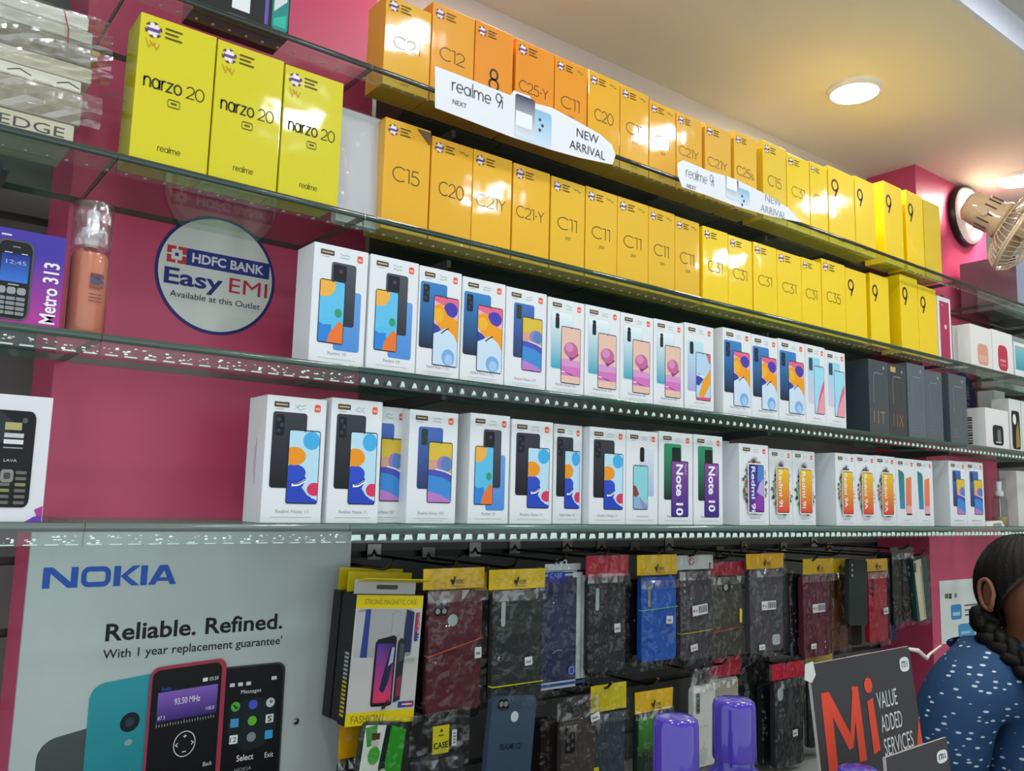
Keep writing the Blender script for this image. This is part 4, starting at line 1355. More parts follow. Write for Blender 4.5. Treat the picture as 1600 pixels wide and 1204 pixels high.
t, w, h = carton((1539, 636), (1575, 641), ZS[2], 1.085, .085, 'ebe8e8', 'white_card', 'white box picturing a small black gadget, on the right pillar shelf', None, 'gadget_box')
b = MB(); a = Art(b, w, h)
a.rr(.28, .74, .1, .6, .1, '24262a'); a.rr(.48, .62, .18, .5, .06, '7a7c80'); a.rect(.4, .64, .16, .19, 'd0d0d0')
b.build('gadget_picture', t)
b = MB(); a = Art(b, 1, 1, o=(0, 0, 0), du=(0, -1, 0), dv=(0, 0, 1), nrm=(-1, 0, 0))
for k in range(11):
    a.rect(-.05, -.036, .012 + .0072 * k, .016 + .0072 * k + .0015 * (k % 3 == 0), '3a3a3e', False)
b.build('side_lettering', t)
plain((1553, 609), (1570, 612), ZS[2], 1.19, .05, 'dde3e0', 'white_card', 'white_box', 'tall white box behind the gadget box, right pillar shelf')
def d_black(a):
    a.rr(.15, .85, .06, .78, .1, '1a1a1c'); a.poly([(.45, .08), (.8, .12), (.7, .6), (.5, .4)], 'a08a3c'); a.ell(.4, .62, .14, .1, 'f4f4f0')
plain((1576, 622), (1594, 626), ZS[2], 1.10, .05, 'e2e4e2', 'white_card', 'smartwatch_box', 'white box with black and gold picture, left one at the right edge', 'black picture boxes at the right edge', d_black, part='picture')
plain((1595, 626), (1620, 631), ZS[2], 1.10, .05, 'e2e4e2', 'white_card', 'smartwatch_box', 'white box with black and gold picture, cut by the right edge', 'black picture boxes at the right edge', d_black, part='picture')
plain((1588, 735), (1625, 740), ZS[3], 1.12, .05, 'dcdad8', 'white_card', 'white_box', 'plain white box at the right edge of the lowest shelf')
# clear pump bottle and sachet at the end of the lowest shelf
c = onY(1563, 814, 1.14)
t = empty('pump_bottle', (c.x, 1.14, ZS[3] + .0004))
b = MB(); r = .021
b.lathe([(r * .9, 0), (r, .003), (r, .075), (r * .9, .083), (.009, .088)], 'e4ece8', 'clear_plastic', 24); b.build('bottle', t)
b = MB(); b.lathe([(r * .9, .002), (r * .93, .004), (r * .93, .026)], 'c9a878', 'shiny', 20); b.build('liquid', t)
b = MB(); b.tube([(0, 0, .01), (.003, 0, .06), (0, 0, .09)], .0016, 'e8e8e4', 'plastic', 6); b.build('dip_tube', t)
b = MB(); b.lathe([(.0115, .086), (.012, .1), (.007, .102), (.008, .128), (0, .129)], 'f0f0f0', 'plastic', 18); b.build('pump', t)
b = MB(); b.lathe([(.0185, .086), (.0185, .134), (.016, .137), (0, .1375)], 'f2f4f4', 'clear_plastic', 22); b.build('cap', t)
tag(t, 'small clear pump bottle with tan liquid at the end of the lowest shelf', 'bottle')
c = onY(1557, 821, 1.085)
t = empty('paper_packet', (c.x, 1.085, ZS[3] + .0004))
b = MB()
b.mesh([(-.055, 0, 0), (.055, 0, 0), (.06, .06, 0), (-.05, .06, 0), (-.05, .004, .012), (.048, .006, .017), (.055, .056, .014), (-.045, .055, .016)],
       [(0, 3, 2, 1), (4, 5, 6, 7), (0, 1, 5, 4), (1, 2, 6, 5), (2, 3, 7, 6), (3, 0, 4, 7)], 'e4e2e0', 'card')
b.build('packet', t, bevel=.002)
b = MB(); b.poly([(-.02, -.0006, .002), (.035, -.0006, .002), (.03, .0015, .011), (-.012, .0012, .009)], '9a9896', 'ink'); b.build('print', t)
tag(t, 'flat white paper packet lying in front of the clear pump bottle', 'packet')

# ================================================================ wall fan on the right pillar
BR = 'c4a98a'
fc = Vector((2.822, YP - .0004, EYE + .957))
t = empty('wall_fan', fc)
back_ax = Matrix.Rotation(radians(90), 3, 'X')        # local z points out of the pillar (-y)
b = MB(); b.lathe([(.098, 0), (.1, .004), (.1, .016), (.096, .022)], '1c1a1c', 'plastic', 36, axis=back_ax); b.build('rim', t)
b = MB(); b.lathe([(.094, .0222), (.09, .03), (.07, .036), (.05, .038), (0, .038)], 'e8e2dc', 'shiny', 36, axis=back_ax); b.build('base_plate', t)
M_ = atD(1552, 338, 2.47) - fc
D_ = Vector((.32, -.74, -.58)).normalized()
zx = D_.orthogonal().normalized()
# frame with x pointing right-ish
xx = Vector((1, 0, 0)); xx = (xx - D_ * xx.dot(D_)).normalized(); yy = D_.cross(xx)
AX = Matrix((xx, yy, D_)).transposed()
b = MB()
for s_ in (-1, 1):
    b.tube([Vector((.028 * s_, -.034, -.01)), Vector((.03 * s_, -.06, .0)), M_ + xx * .046 * s_ - D_ * .02], [.011, .012, .010], BR, 'shiny', 10)
b.tube([M_ - xx * .05 - D_ * .02, M_ + xx * .05 - D_ * .02], .011, BR, 'shiny', 10)
b.build('yoke', t)
b = MB()
b.lathe([(0, -.085), (.03, -.083), (.043, -.07), (.047, -.04), (.047, .01), (.055, .022), (.055, .034), (.04, .04)], BR, 'shiny', 32, center=M_, axis=AX)
b.build('motor_housing', t)
b = MB()
for k in range(14):
    an = 2 * pi * k / 14
    p = AX @ Vector((.0475 * cos(an), .0475 * sin(an), -.03))
    p2 = AX @ Vector((.0478 * cos(an), .0478 * sin(an), .004))
    b.tube([M_ + p, M_ + p2], .0022, '3a2f28', 'plastic', 5)
b.build('vent_slots', t)
RC, DEP = .125, .05
for nm, sg in (('rear_guard', -1), ('front_guard', 1)):
    b = MB()
    cc = M_ + D_ * .085
    prof = [(.045, sg * DEP), (.085, sg * DEP * .82), (.112, sg * DEP * .5), (RC, sg * .004)]
    for k in range(44):
        an = 2 * pi * k / 44
        b.tube([cc + AX @ Vector((r * cos(an), r * sin(an), hh)) for r, hh in prof], .0011, 'd2bda2', 'shiny', 5)
    for r, hh, th in ((RC, sg * .003, .0036), (.085, sg * DEP * .82, .0014), (.045, sg * DEP, .0022)):
        b.tube([cc + AX @ Vector((r * cos(2 * pi * i / 40), r * sin(2 * pi * i / 40), hh)) for i in range(40)], th, 'd2bda2', 'shiny', 6, closed=True)
    if sg == 1:
        b.lathe([(.045, DEP), (.04, DEP + .006), (0, DEP + .008)], 'd9c6ac', 'shiny', 28, center=cc, axis=AX)
    b.build(nm, t)
cc = M_ + D_ * .085
b = MB(); b.lathe([(.022, -.02), (.024, .015), (.015, .024), (0, .026)], BR, 'shiny', 24, center=cc, axis=AX); b.build('hub', t)
for k in range(3):
    b = MB()
    vs = []
    for i in range(6):
        for j in range(7):
            r = .022 + (.112 - .022) * i / 5
            an = 2 * pi * k / 3 + (j / 6 - .5) * (1.25 if i > 0 else .6) + .25 * i / 5
            vs.append(cc + AX @ Vector((r * cos(an), r * sin(an), (j / 6 - .5) * .028)))
    fs = [(i * 7 + j, (i + 1) * 7 + j, (i + 1) * 7 + j + 1, i * 7 + j + 1) for i in range(5) for j in range(6)]
    b.mesh(vs, fs, 'a89070', 'plastic', True)
    o = b.build('blade', t)
    so = o.modifiers.new('thickness', 'SOLIDIFY'); so.thickness = .002
tag(t, 'beige wall fan with black-rimmed round base on the right pink pillar', 'fan')

# notice on the right pillar, lower down
t = empty('wall_notice', (2.72, YP - .0015, EYE - .36))
b = MB(); b.box(-.148, .165, 0, .001, -.02, .16, 'dfe3e2', 'card'); b.build('sheet', t)
b = MB(); a = Art(b, 1, 1)
a.rect(-.118, -.098, .108, .122, '6a6a40'); a.rect(-.094, -.078, .106, .122, '3a3a38'); a.rect(-.06, -.045, .108, .12, '8a8a80')
a.rr(-.085, -.02, .045, .088, .008, '3a8cc8'); a.rect(-.076, -.03, .056, .066, 'a8d0ea')
for k in range(3): a.rect(.0, .12 - .03 * k, .08 - .014 * k, .085 - .014 * k, '6a6e70', False)
a.rr(-.045, .06, -.015, .03, .012, '4a98cc'); a.rect(-.03, .03, .0, .008, '9ecbe8')
b.build('print', t)
tag(t, 'white notice sheet with blue badges on the right pillar behind the woman', 'notice')

# ================================================================ phone cases hanging on the slatted wall
HOOKG = 'steel hooks on the slatted wall'
def hook(x, z, yt=1.165, lab='steel hook'):
    t = empty('display_hook', (x, YW, z))
    b = MB()
    L = yt - YW
    b.tube([(0, 0, .012), (0, -.006, .006), (0, -.012, 0), (0, L + .03, 0), (0, L + .012, .004), (0, L, .016)], .0024, '5a5654', 'metal', 7)
    b.build('wire', t)
    b = MB(); b.box(-.014, .014, -.004, -.0003, -.008, .02, '8a8884', 'metal'); b.build('back_plate', t)
    return tag(t, lab, 'hook', HOOKG)
def crinkle(w, h, seed, amp=.0045, bulge=.004, nx=9, nz=13):
    rnd = random.Random(seed)
    G = []
    for k in range(nz + 1):
        for i in range(nx + 1):
            e = i in (0, nx)
            G.append((-w / 2 + w * i / nx + (rnd.uniform(-.002, .002) if e else 0), -bulge * sin(pi * i / nx) * sin(pi * min(1, k / nz + .15)) + rnd.uniform(-amp, amp * .2) * (1 if not e else .3), -h + h * k / nz))
    F_ = []
    for k in range(nz):
        for i in range(nx):
            a_, b_, c_, d_ = k * (nx + 1) + i, k * (nx + 1) + i + 1, (k + 1) * (nx + 1) + i + 1, (k + 1) * (nx + 1) + i
            F_ += [(a_, b_, c_), (a_, c_, d_)] if (i + k) % 2 else [(a_, b_, d_), (b_, c_, d_)]
    return G, F_
def camcut(a, style, w, h, fill='a8b0ac', dark='101214'):
    """holes and lens rings; u from the case's left edge, v down from its top"""
    T = lambda v: -v
    if style == 'pill':
        a.rr(.014, .026, -.058, -.014, .006, dark); a.rr(.0155, .0245, -.056, -.0155, .0045, fill)
    elif style == 'quad':
        a.rr(.009, .034, -.037, -.010, .005, dark)
        for u in (.0155, .0275):
            for v in (-.0165, -.030): a.ell(u, v, .0042, .0042, '8f9896', n=14)
        a.ell(.044, -.045, .0095, .0095, 'a4b4ae', n=18)
    elif style == 'tri':
        for v in (-.014, -.026, -.038): a.ell(.012, v, .0047, .0047, dark, n=14); a.ell(.012, v, .0036, .0036, '9aa2a0', n=14)
    elif style == 'ring':
        a.ell(w * .5, -.02, .013, .011, dark, n=18); a.ell(w * .47, -.02, .0065, .0065, fill, n=14); a.ell(w * .66, -.019, .003, .003, '8a8a84', n=8)
    elif style == 'square':
        a.rr(.008, .03, -.052, -.008, .006, dark)
        for v in (-.017, -.03, -.043): a.ell(.015, v, .0042, .0042, '5f625e', n=12); a.ell(.0245, v + .004, .0036, .0036, '565a58', n=12)
    elif style == 'blob':
        a.rr(.010, .030, -.04, -.012, .009, fill)
    elif style == 'low':
        a.rr(w * .66, w * .9, -h * .93, -h * .80, .006, fill)
    elif style == 'dots':
        for u, v in ((.3, .83), (.3, .90)): a.ell(w * .8, -h * v, .004, .004, '3a2a38', n=10); a.ell(w * .8, -h * v, .0025, .0025, 'b0b4c0', n=10)
    elif style == 'twin':
        a.rr(.012, .034, -.022, -.004, .006, dark); a.ell(.0185, -.012, .0042, .0042, '8a9494', n=12); a.ell(.0275, -.012, .0042, .0042, '8a9494', n=12)
        a.ell(w * .52, -.032, .008, .0085, 'c9d4d8', n=18)
def pack(x0, y0, x1, y1, Y, col, label, group='phone cases hanging under the shelves', cam=None, header=None, bag=True, bands=(), stickers=(), tilt=0, fill='a8b0ac',
         mat='rubber', extra=None, name='phone_case_pack', seed=1, thick=.012, sub='phone_case', topc=.006):
    """x0,y0 / x1,y1: pixel of the case's upper left / lower right corner; Y its distance"""
    A_, B_ = onY(x0, y0, Y), onY(x1, y1, Y)
    w, h = B_.x - A_.x, A_.z - B_.z
    t = empty(name, ((A_.x + B_.x) / 2, Y, A_.z), 0, 0, tilt)
    b = MB()
    out = [(u, v) for u, v in rrect(-w / 2, w / 2, -h, 0, .009, 5)]
    b.prism(out, 0, thick, col, mat, smooth=False)
    rim = rrect(-w / 2 + .0012, w / 2 - .0012, -h + .0012, -.0012, .008, 5)
    b.build(sub, t, bevel=.0022)
    if cam:
        b = MB(); a = Art(b, 1, 1, o=(-w / 2, 0, 0), base=.0003); camcut(a, cam, w, h, fill); b.build('camera_cutout', t)
    if extra:
        extra(t, w, h)
    top_ = .008
    if header:
        hc, hh, txt, dx = header
        hw = w * .5 + .008
        b = MB()
        zt = top_ + hh
        nx = 6
        rnd = random.Random(seed + 5)
        vs = []
        for k in range(2):
            for i in range(nx + 1):
                vs.append((-hw + dx + 2 * hw * i / nx, -.001 + rnd.uniform(-.0012, .0012), (top_ - .004, zt)[k]))
        fs = [(i, i + 1, nx + 2 + i, nx + 1 + i) for i in range(nx)]
        n = len(vs)
        vs += [(x, y + .0009, z) for x, y, z in vs]
        fs += [tuple(n + q for q in reversed(f)) for f in fs]
        if txt == 'film':
            b.mesh(vs, fs[:nx], 'f4f4f4', 'milky_film')
        else:
            b.mesh(vs, fs, hc, 'white_card')
        hd = b.build('header_card', t)
        if txt == 'ok':
            b = MB(); a = Art(b, 1, 1, o=(dx, -.0028, 0), base=.0002)
            z0 = top_ + hh * .12
            a.line([(-.008, z0 + .007), (-.0035, z0 + .001), (.0, z0 + .012)], .0036, '1c1408')
            a.text('10K', .003, z0, .0075, '241a08', width=.015, bold=.0)
            a.rect(-.008, .018, z0 - .0035, z0 - .0028, '5a4410')
            b.build('logo', hd)
        elif txt == 'sign':
            b = MB(); a = Art(b, 1, 1, o=(dx, -.0028, 0), base=.0002)
            a.ell(-.012, top_ + hh * .5, .0075, .0075, 'c8485a', n=16); a.ell(-.012, top_ + hh * .5, .005, .005, 'dcd8d8', n=16)
            a.line([(-.016, top_ + hh * .5 + .004), (-.008, top_ + hh * .5 - .004)], .0018, '8a2436')
            b.build('logo', hd)
        top_ = zt
    if bag:
        b = MB()
        vs, fs = crinkle(w + .014, h + top_ + .01, seed)
        vs = [(x, y - .0045, z + top_ + .001) for x, y, z in vs]
        rh = (h + top_ + .01) / 13
        kk = min(range(13), key=lambda k_: abs(top_ + .001 - (h + top_ + .01) + rh * (k_ + .5) + .006))
        neck = fs[kk * 18:kk * 18 + 18] if header else []
        b.mesh(vs, [f for f in fs if f not in neck], 'f8f8f8', 'film', True)
        if neck:
            b.mesh(vs, neck, 'f8f8f8', 'milky_film', False)
        b.build('clear_bag', t)
    for v, c_, sl in bands:
        b = MB()
        b.tube([(-w / 2 - .001, thick * .6, -h * v - .5 * sl), (-w / 2 - .0006, -.0035, -h * v - .5 * sl), (w / 2 + .0006, -.0035, -h * v + .5 * sl), (w / 2 + .001, thick * .6, -h * v + .5 * sl)], .0011, c_, 'rubber', 6)
        b.build('rubber_band', t)
    for k, (u, v, sw, sh, kind, rot) in enumerate(stickers):
        b = MB(); a = Art(b, 1, 1, o=(0, -.0062, 0), base=.0)
        cu, cv = -w / 2 + w * u, -h * v
        cr, sr = cos(radians(rot)), sin(radians(rot))
        a.tf = lambda p, q, cu=cu, cv=cv, cr=cr, sr=sr: (cu + p * cr - q * sr, cv + p * sr + q * cr)
        a.rr(-sw / 2, sw / 2, -sh / 2, sh / 2, .001, 'e4e7e6' if kind != 'yel' else 'e6d21c')
        if kind == 'bar':
            a.ell(-sw * .4, 0, .003, .003, 'b86a70', n=8)
            for q in range(11): a.rect(-sw * .08 + q * sw * .05, -sw * .08 + q * sw * .05 + sw * (.028 if q % 3 else .04), -sh * .32, sh * .36, '4a4c50', False)
            a.rect(-sw * .3, -sw * .14, -sh * .2, sh * .1, 'b4b8bc')
        elif kind == 'size':
            for q in range(4): a.rect(-sw * .3 + q * sw * .16, -sw * .3 + q * sw * .16 + sw * .1, -sh * .22, sh * .06, '7a7e82', False)
        b.build('size_label' if kind != 'bar' else 'barcode_label', t)
    return tag(t, label, 'phone case', group)

YEL2, RED2 = 'e8b80c', 'b3122e'
# --- magnetic case carton
P00, P10, P01, P11 = (548, 928), (653, 931), (524, 1124), (632, 1115)
A_, B_ = onY(548, 929, 1.165), onY(640, 1120, 1.165)
w, h = onY(653, 931, 1.165).x - A_.x, A_.z - B_.z
t = empty('magnetic_case_box', (A_.x, 1.165, B_.z), 0, 0, radians(3.2))
b = MB(); b.box(0, w, 0, .024, 0, h, '17171a', 'card')
b.build('carton', t, bevel=.0008)
b = MB(); a = Art(b, w / 100, h / 190)
a.rect(0, 100, 0, 190, 'c2c1bd')
a.rect(0, 100, 0, 19, 'dfc712'); a.rect(0, 100, 170, 190, 'dfc712')
a.text('FASHION', 8, 4, 11, '7a6a18', width=42); a.rect(53, 54, 4, 15, '7a6a18')
a.text('STRONG MAGNETIC CASE', 12, 176, 8, '8a7a1c', width=78, bold=.0)
b.build('printed_front', t)
b = MB(); a = Art(b, w / 100, h / 190, base=.0006)
a.rr(3, 88, 98, 169, 6, '8f9194')
a.rect(3, 14, 98, 165, 'b2b4b8')
a.poly([(12, 98), (22, 98), (25, 169), (15, 169)], '2b3f86'); a.poly([(72, 104), (86, 104), (88, 164), (76, 169)], '2a2f56')
a.rect(22, 74, 98, 169, 'a3a4a6')
a.line(rrect(55, 68, 128, 166, 6), .7, '7d8086')
b.build('window', t)
b = MB(); a = Art(b, w / 100, h / 190, base=.0009)
a.poly([(34, 118), (36, 124), (60, 130), (64, 126), (64, 34), (60, 30), (34, 30)], '16161a')
a.rr(33, 64, 26, 122, 4, '16161a')
a.rr(36, 62, 31, 118, 2, lambda u, v: mixc('d23a6a', mixc('4a3f9a', '20244a', (u - 36) / 30), (v - 34) / 55))
a.poly([(44, 50), (50, 44), (56, 60), (62, 100), (56, 112), (50, 84)], '22264a'); a.poly([(54, 84), (61, 90), (62, 112), (58, 112)], 'a9b4d8')
a.poly([(36, 34), (60, 34), (56, 46), (44, 46)], 'd83a5e')
a.poly([(66, 30), (76, 34), (78, 122), (70, 126), (66, 120)], '2a2c30'); a.poly([(69, 38), (75, 40), (75.5, 70), (69, 66)], '8a3350'); a.poly([(69, 90), (75.5, 92), (76, 116), (70, 118)], '4a5058')
b.build('phone_picture', t)
b = MB(); a = Art(b, w / 100, h / 190, base=.0006)
a.rr(90, 97.5, 120, 164, 2, '3a3f7a'); a.rr(91.5, 96, 134, 163, 1, 'b03848'); a.text('MAGNETIC', 95, 162, 4, 'e8d8dc', width=38, rot=-90)
a.rr(74, 98, 22, 31, 1.5, '3a4488'); a.rr(84, 97, 23.5, 29.5, 1, 'b03848'); a.rect(80, 95, 25.6, 27.4, 'd8d4dc')
a.ell(86, 92, 9, 4, 'b4b4b0'); a.text('X-STAND', 80, 90.5, 4, '7a7c7e', width=13)
b.build('badges', t)
b = MB(); a = Art(b, 1, 1, o=(0, 0, 0), du=(0, -1, 0), nrm=(-1, 0, 0))
for k in range(16): a.rect(-.019, -.006, .012 + .0058 * k, .0155 + .0058 * k, 'b8a624' if k < 9 else '9a9c98', False)
b.build('side_lettering', t)
b = MB(); b.box(-.002, w - .012, .006, .0072, h + .001, h + .022, 'b5b6b4', 'card')
a = Art(b, 1, 1, o=(0, .006, 0)); a.rr(w * .3, w * .62, h + .008, h + .0145, .002, '4a4634')
b.build('hang_tab', t)
b = MB()
b.mesh([(.0, .004, h + .019), (w + .002, .004, h + .019), (w + .004, -.012, h + .024), (.006, -.012, h + .024), (.0, .005, h + .020), (w + .002, .005, h + .020), (w + .004, -.012, h + .0255), (.006, -.012, h + .0255)],
       [(0, 3, 2, 1), (4, 5, 6, 7), (0, 1, 5, 4), (1, 2, 6, 5), (2, 3, 7, 6), (3, 0, 4, 7)], 'dcc610', 'card')
b.build('folded_flap', t)
tag(t, 'yellow and white magnetic case carton with a phone pictured, hanging beside the poster', 'phone case box', 'magnetic case cartons')
for k in range(2):
    t2 = empty('magnetic_case_box', (A_.x + .003 - .0015 * k, 1.165 + .0265 * (k + 1), B_.z + .001), 0, 0, radians(3.0))
    b = MB(); b.box(0, w - .002 * k, 0, .024, 0, h, '17171a', 'card'); b.build('carton', t2, bevel=.0008)
    b = MB(); b.box(0, w - .004, .01, .0112, h + .0003, h + .03 + .004 * k, 'd8c010', 'card'); b.build('hang_tab', t2)
    tag(t2, ['yellow tabbed carton directly behind the front magnetic case carton', 'yellow tabbed carton, second behind the front magnetic case carton',
             'yellow tabbed carton, rearmost behind the magnetic case carton'][k], 'phone case box', 'magnetic case cartons')
hook(A_.x + w * .52, A_.z + .034, 1.15, 'steel hook carrying the magnetic case cartons')

# --- upper row
pack(672, 925, 749, 1104, 1.165, '5a2630', 'burgundy phone case under a yellow card, with orange rubber band', cam='quad', header=(YEL2, .028, 'ok', -.006), bands=[(.47, 'c8562e', .022)],
     stickers=[(.9, .53, .013, .017, 'size', 0)], seed=2)
pack(676, 930, 748, 1118, 1.195, '2b2326', 'dark case just behind the burgundy phone case', header=('e0b010', .026, None, .0), seed=22, bag=False)
pack(650, 930, 700, 1108, 1.225, '24262a', 'black case edge showing left of the burgundy phone case', seed=23)
pack(772, 925, 845, 1090, 1.155, '2f3433', 'large black phone case with a yellow green rubber band', cam='pill', header=('ecc408', .028, 'ok', -.004), bands=[(.84, 'c8c820', .0)],
     stickers=[(.68, .64, .016, .0135, 'size', 4)], seed=3)
pack(770, 932, 838, 1085, 1.19, '1e2224', 'black case just behind the large black case', header=('dcb20c', .026, None, .0), seed=31, bag=False)
pack(815, 930, 868, 1060, 1.205, '26292b', 'black case leaning out to the right of the large black case', seed=32, tilt=radians(-9), bag=False)
def bluebox(t, w, h):
    b = MB(); a = Art(b, 1, 1, o=(-w / 2, 0, 0), base=.0004)
    for u0, u1, v0, v1, c_ in ((0, w, -.009, 0, 'c4ccd4'), (0, w, -h, -h + .012, 'c4ccd4'), (w - .022, w, -h, 0, 'c9d0cc'), (0, .003, -h, 0, 'b8c2d0')):
        a.rect(u0, u1, v0, v1, c_, False)
    a.rect(0, w, -.005, -.002, '2a4488'); a.rect(0, w, -h + .004, -h + .009, '35509a'); a.rect(w - .0025, w - .001, -h, 0, '5a78a8'); a.rect(w - .012, w - .009, -h + .012, -.01, '98a49c')
    b.build('frame_print', t)
    b = MB(); a = Art(b, 1, 1, o=(-w / 2, 0, 0), base=.0009)
    a.ell(w * .2, -.034, .016, .019, '3a3a48'); a.ell(w * .2, -.034, .0145, .0175, '1c2350')
    a.ell(w * .12, -.028, .006, .006, '9aa0a4', n=12); a.ell(w * .14, -.042, .006, .006, '9aa0a4', n=12)
    b.build('camera_cutout', t)
    b = MB(); a = Art(b, 1, 1, o=(-w / 2, 0, 0), base=.0014)
    a.rr(w * .22, w * .56, -.019, -.0008, .003, '2438a8'); a.text('CASE', w * .26, -.011, .008, '8a9ae0', width=w * .24)
    a.rr(w * .72, w * .92, -.012, -.003, .001, 'd8dcdc')
    a.ell(w * .72, -h + .028, .0085, .0085, '3a55b8'); a.ell(w * .72, -h + .028, .0068, .0068, '8a9cd8'); a.ell(w * .72, -h + .028, .005, .005, '2c46a8')
    a.ell(w * .38, -h * .52, .006, .0065, '3a3058', n=12)
    a.line([(w * .33, -h * .7), (w * .42, -h * .675), (w * .52, -h * .68)], .0009, 'b8c0d8')
    b.build('stickers', t)
    b = MB(); b.box(-w * .3, w * .42, .004, .0055, .0005, .012, 'cfd6d4', 'card')
    b.tube([(-.012, .003, .01), (-.010, .002, .019), (-.002, .002, .019), (0, .003, .01)], .0016, 'dfe4e2', 'plastic', 6)
    b.tube([(.002, .003, .01), (.004, .002, .018), (.012, .002, .018), (.014, .003, .01)], .0016, 'dfe4e2', 'plastic', 6)
    b.build('hang_tab', t)
pack(838, 893, 913, 1069, 1.18, '1d2450', 'dark blue case in a pale blue edged carton, right of the large black case', extra=bluebox, seed=4, mat='plastic', sub='carton')
pack(921, 905, 976, 1044, 1.165, '2a2e2e', 'black case under a plain red card, left of the blue case', cam='pill', header=(RED2, .034, None, -.002), stickers=[(.72, .54, .0155, .0155, 'size', 2)], seed=5)
pack(918, 910, 972, 1050, 1.195, '1c1e20', 'black case just behind the red carded black case', seed=51, bag=False)
pack(1003, 902, 1056, 1028, 1.165, '1f57b4', 'bright blue phone case under a yellow card', cam='pill', header=('e6b80a', .034, 'ok', -.006), bands=[(.38, '58b0a4', .004)],
     stickers=[(.74, .52, .0185, .0145, 'size', -3)], seed=6, fill='7e8684')
pack(985, 906, 1042, 1034, 1.20, '2a2224', 'dark case behind the bright blue case, edge showing left', seed=61)
pack(1063, 893, 1112, 1026, 1.175, '464248', 'grey violet case with barcode sticker, under a clear card with a round sign', cam='tri', header=('c6c8c8', .024, 'sign', -.004), bands=[(.69, 'b8b030', .003)],
     stickers=[(.55, .44, .046, .020, 'bar', 5), (.36, .86, .021, .0125, 'size', 8)], seed=7)
pack(1068, 1020, 1114, 1041, 1.185, '332f34', 'dark case end sticking out below the grey violet case', seed=71, bag=False)
pack(1111, 903, 1160, 1020, 1.175, '45423a', 'olive brown case with ring camera hole, under a crumpled red card', cam='ring', header=('9c1a30', .024, None, .0), bands=[(.67, 'c05048', .006)],
     stickers=[(.88, .5, .0075, .028, 'yel', 0)], seed=8)
pack(1171, 892, 1224, 1014, 1.165, '4b484e', 'grey case with white barcode sticker, right of the olive brown case', cam='low', header=('e2ab10', .028, 'ok', -.004), stickers=[(.5, .43, .05, .0185, 'bar', 0), (.28, .93, .02, .011, 'size', 0)], seed=9, fill='b4b9ba')
for k in range(3):
    pack(1222 + 11 * k, 897, 1234 + 11 * k, 1020 + 3 * k, 1.18 + .012 * k, ['1b1c1f', '26272a', '1a1b1d'][k], ['black case seen edge-on right of the grey barcode case', 'middle one of the black cases seen edge-on, hanging left of the burgundy barcode case',
         'black case seen edge-on touching the burgundy barcode case'][k], seed=90 + k, thick=.05, bag=(k == 1))
pack(1254, 900, 1298, 1022, 1.165, '5e2434', 'burgundy case with barcode sticker, second burgundy one from the poster', cam='dots', header=('e4b40c', .03, 'ok', .01), stickers=[(.5, .4, .05, .019, 'bar', 1), (.28, .86, .02, .0115, 'size', 0)], seed=10)
pack(1298, 898, 1325, 1012, 1.185, '6a3a1e', 'brown case between the burgundy and the slanted dark green case', cam='pill', header=('eab80a', .03, 'ok', .006), stickers=[(.82, .54, .02, .018, 'size', 3)], seed=11, fill='2a1a14')
pack(1327, 874, 1358, 975, 1.15, '2c3433', 'slanted dark green case pushed out beside the red case', cam='tri', seed=12, tilt=radians(3), bag=False)
pack(1329, 968, 1347, 1006, 1.23, '1c1e20', 'black case ends hanging below the slanted dark green case', seed=121, bag=False)
pack(1356, 895, 1388, 1000, 1.175, 'a81e34', 'red case under a yellow card near the right end of the upper row', cam='pill', header=('f0b808', .026, 'ok', -.002), stickers=[(.8, .56, .022, .016, 'size', 4)], seed=13, fill='3a1018')
pack(1388, 900, 1402, 998, 1.19, '23284c', 'dark navy case edge right of the red case', seed=131, bag=False)
for k in range(2):
    pack(1393 + 17 * k, 866, 1410 + 17 * k, 975 - 6 * k, 1.18, ['191a1c', '211c1e'][k], ['black wrapped case right of the navy edge, end of the upper row', 'black wrapped case touching the cream and green case'][k], seed=140 + k, thick=.04,
         header=(('3a3a3c', .01, None, 0)))
def cream(t, w, h):
    b = MB(); a = Art(b, 1, 1, o=(-w / 2, 0, 0), base=.0004)
    a.poly([(.002, -.004), (w * .55, -.002), (w * .62, -h + .003), (.014, -h + .001)], 'd6d2b4'); a.poly([(w * .45, -.02), (w * .55, -.02), (w * .6, -h + .01), (w * .5, -h + .006)], 'a89a70')
    a.rr(.004, .012, -.034, -.008, .003, '14181a')
    b.build('stripe_print', t)
pack(1426, 872, 1452, 968, 1.165, '1d4a48', 'cream and dark green case at the far right of the upper row', extra=cream, seed=15, tilt=radians(-5))
zr = onY(700, 880, 1.165).z
for px, py, lab in ((712, 884, 'steel hook over the burgundy case with orange band'), (803, 888, 'steel hook over the large black case'), (880, 878, 'steel hook over the blue edged carton'),
                    (945, 872, 'steel hook over the plain red card'), (1030, 868, 'steel hook over the bright blue case'), (1085, 870, 'steel hook over the grey violet case'),
                    (1138, 873, 'steel hook over the olive brown case'), (1192, 866, 'steel hook over the grey barcode case'), (1272, 878, 'steel hook over the burgundy barcode case'),
                    (1310, 868, 'steel hook over the brown case'), (1370, 868, 'steel hook over the red case'), (1416, 858, 'steel hook over the black cases at the right end'), (1440, 868, 'steel hook over the cream and green case')):
    p = onY(px, py, 1.16)
    if p.x < 2.5:
        hook(p.x, p.z, 1.15, lab)

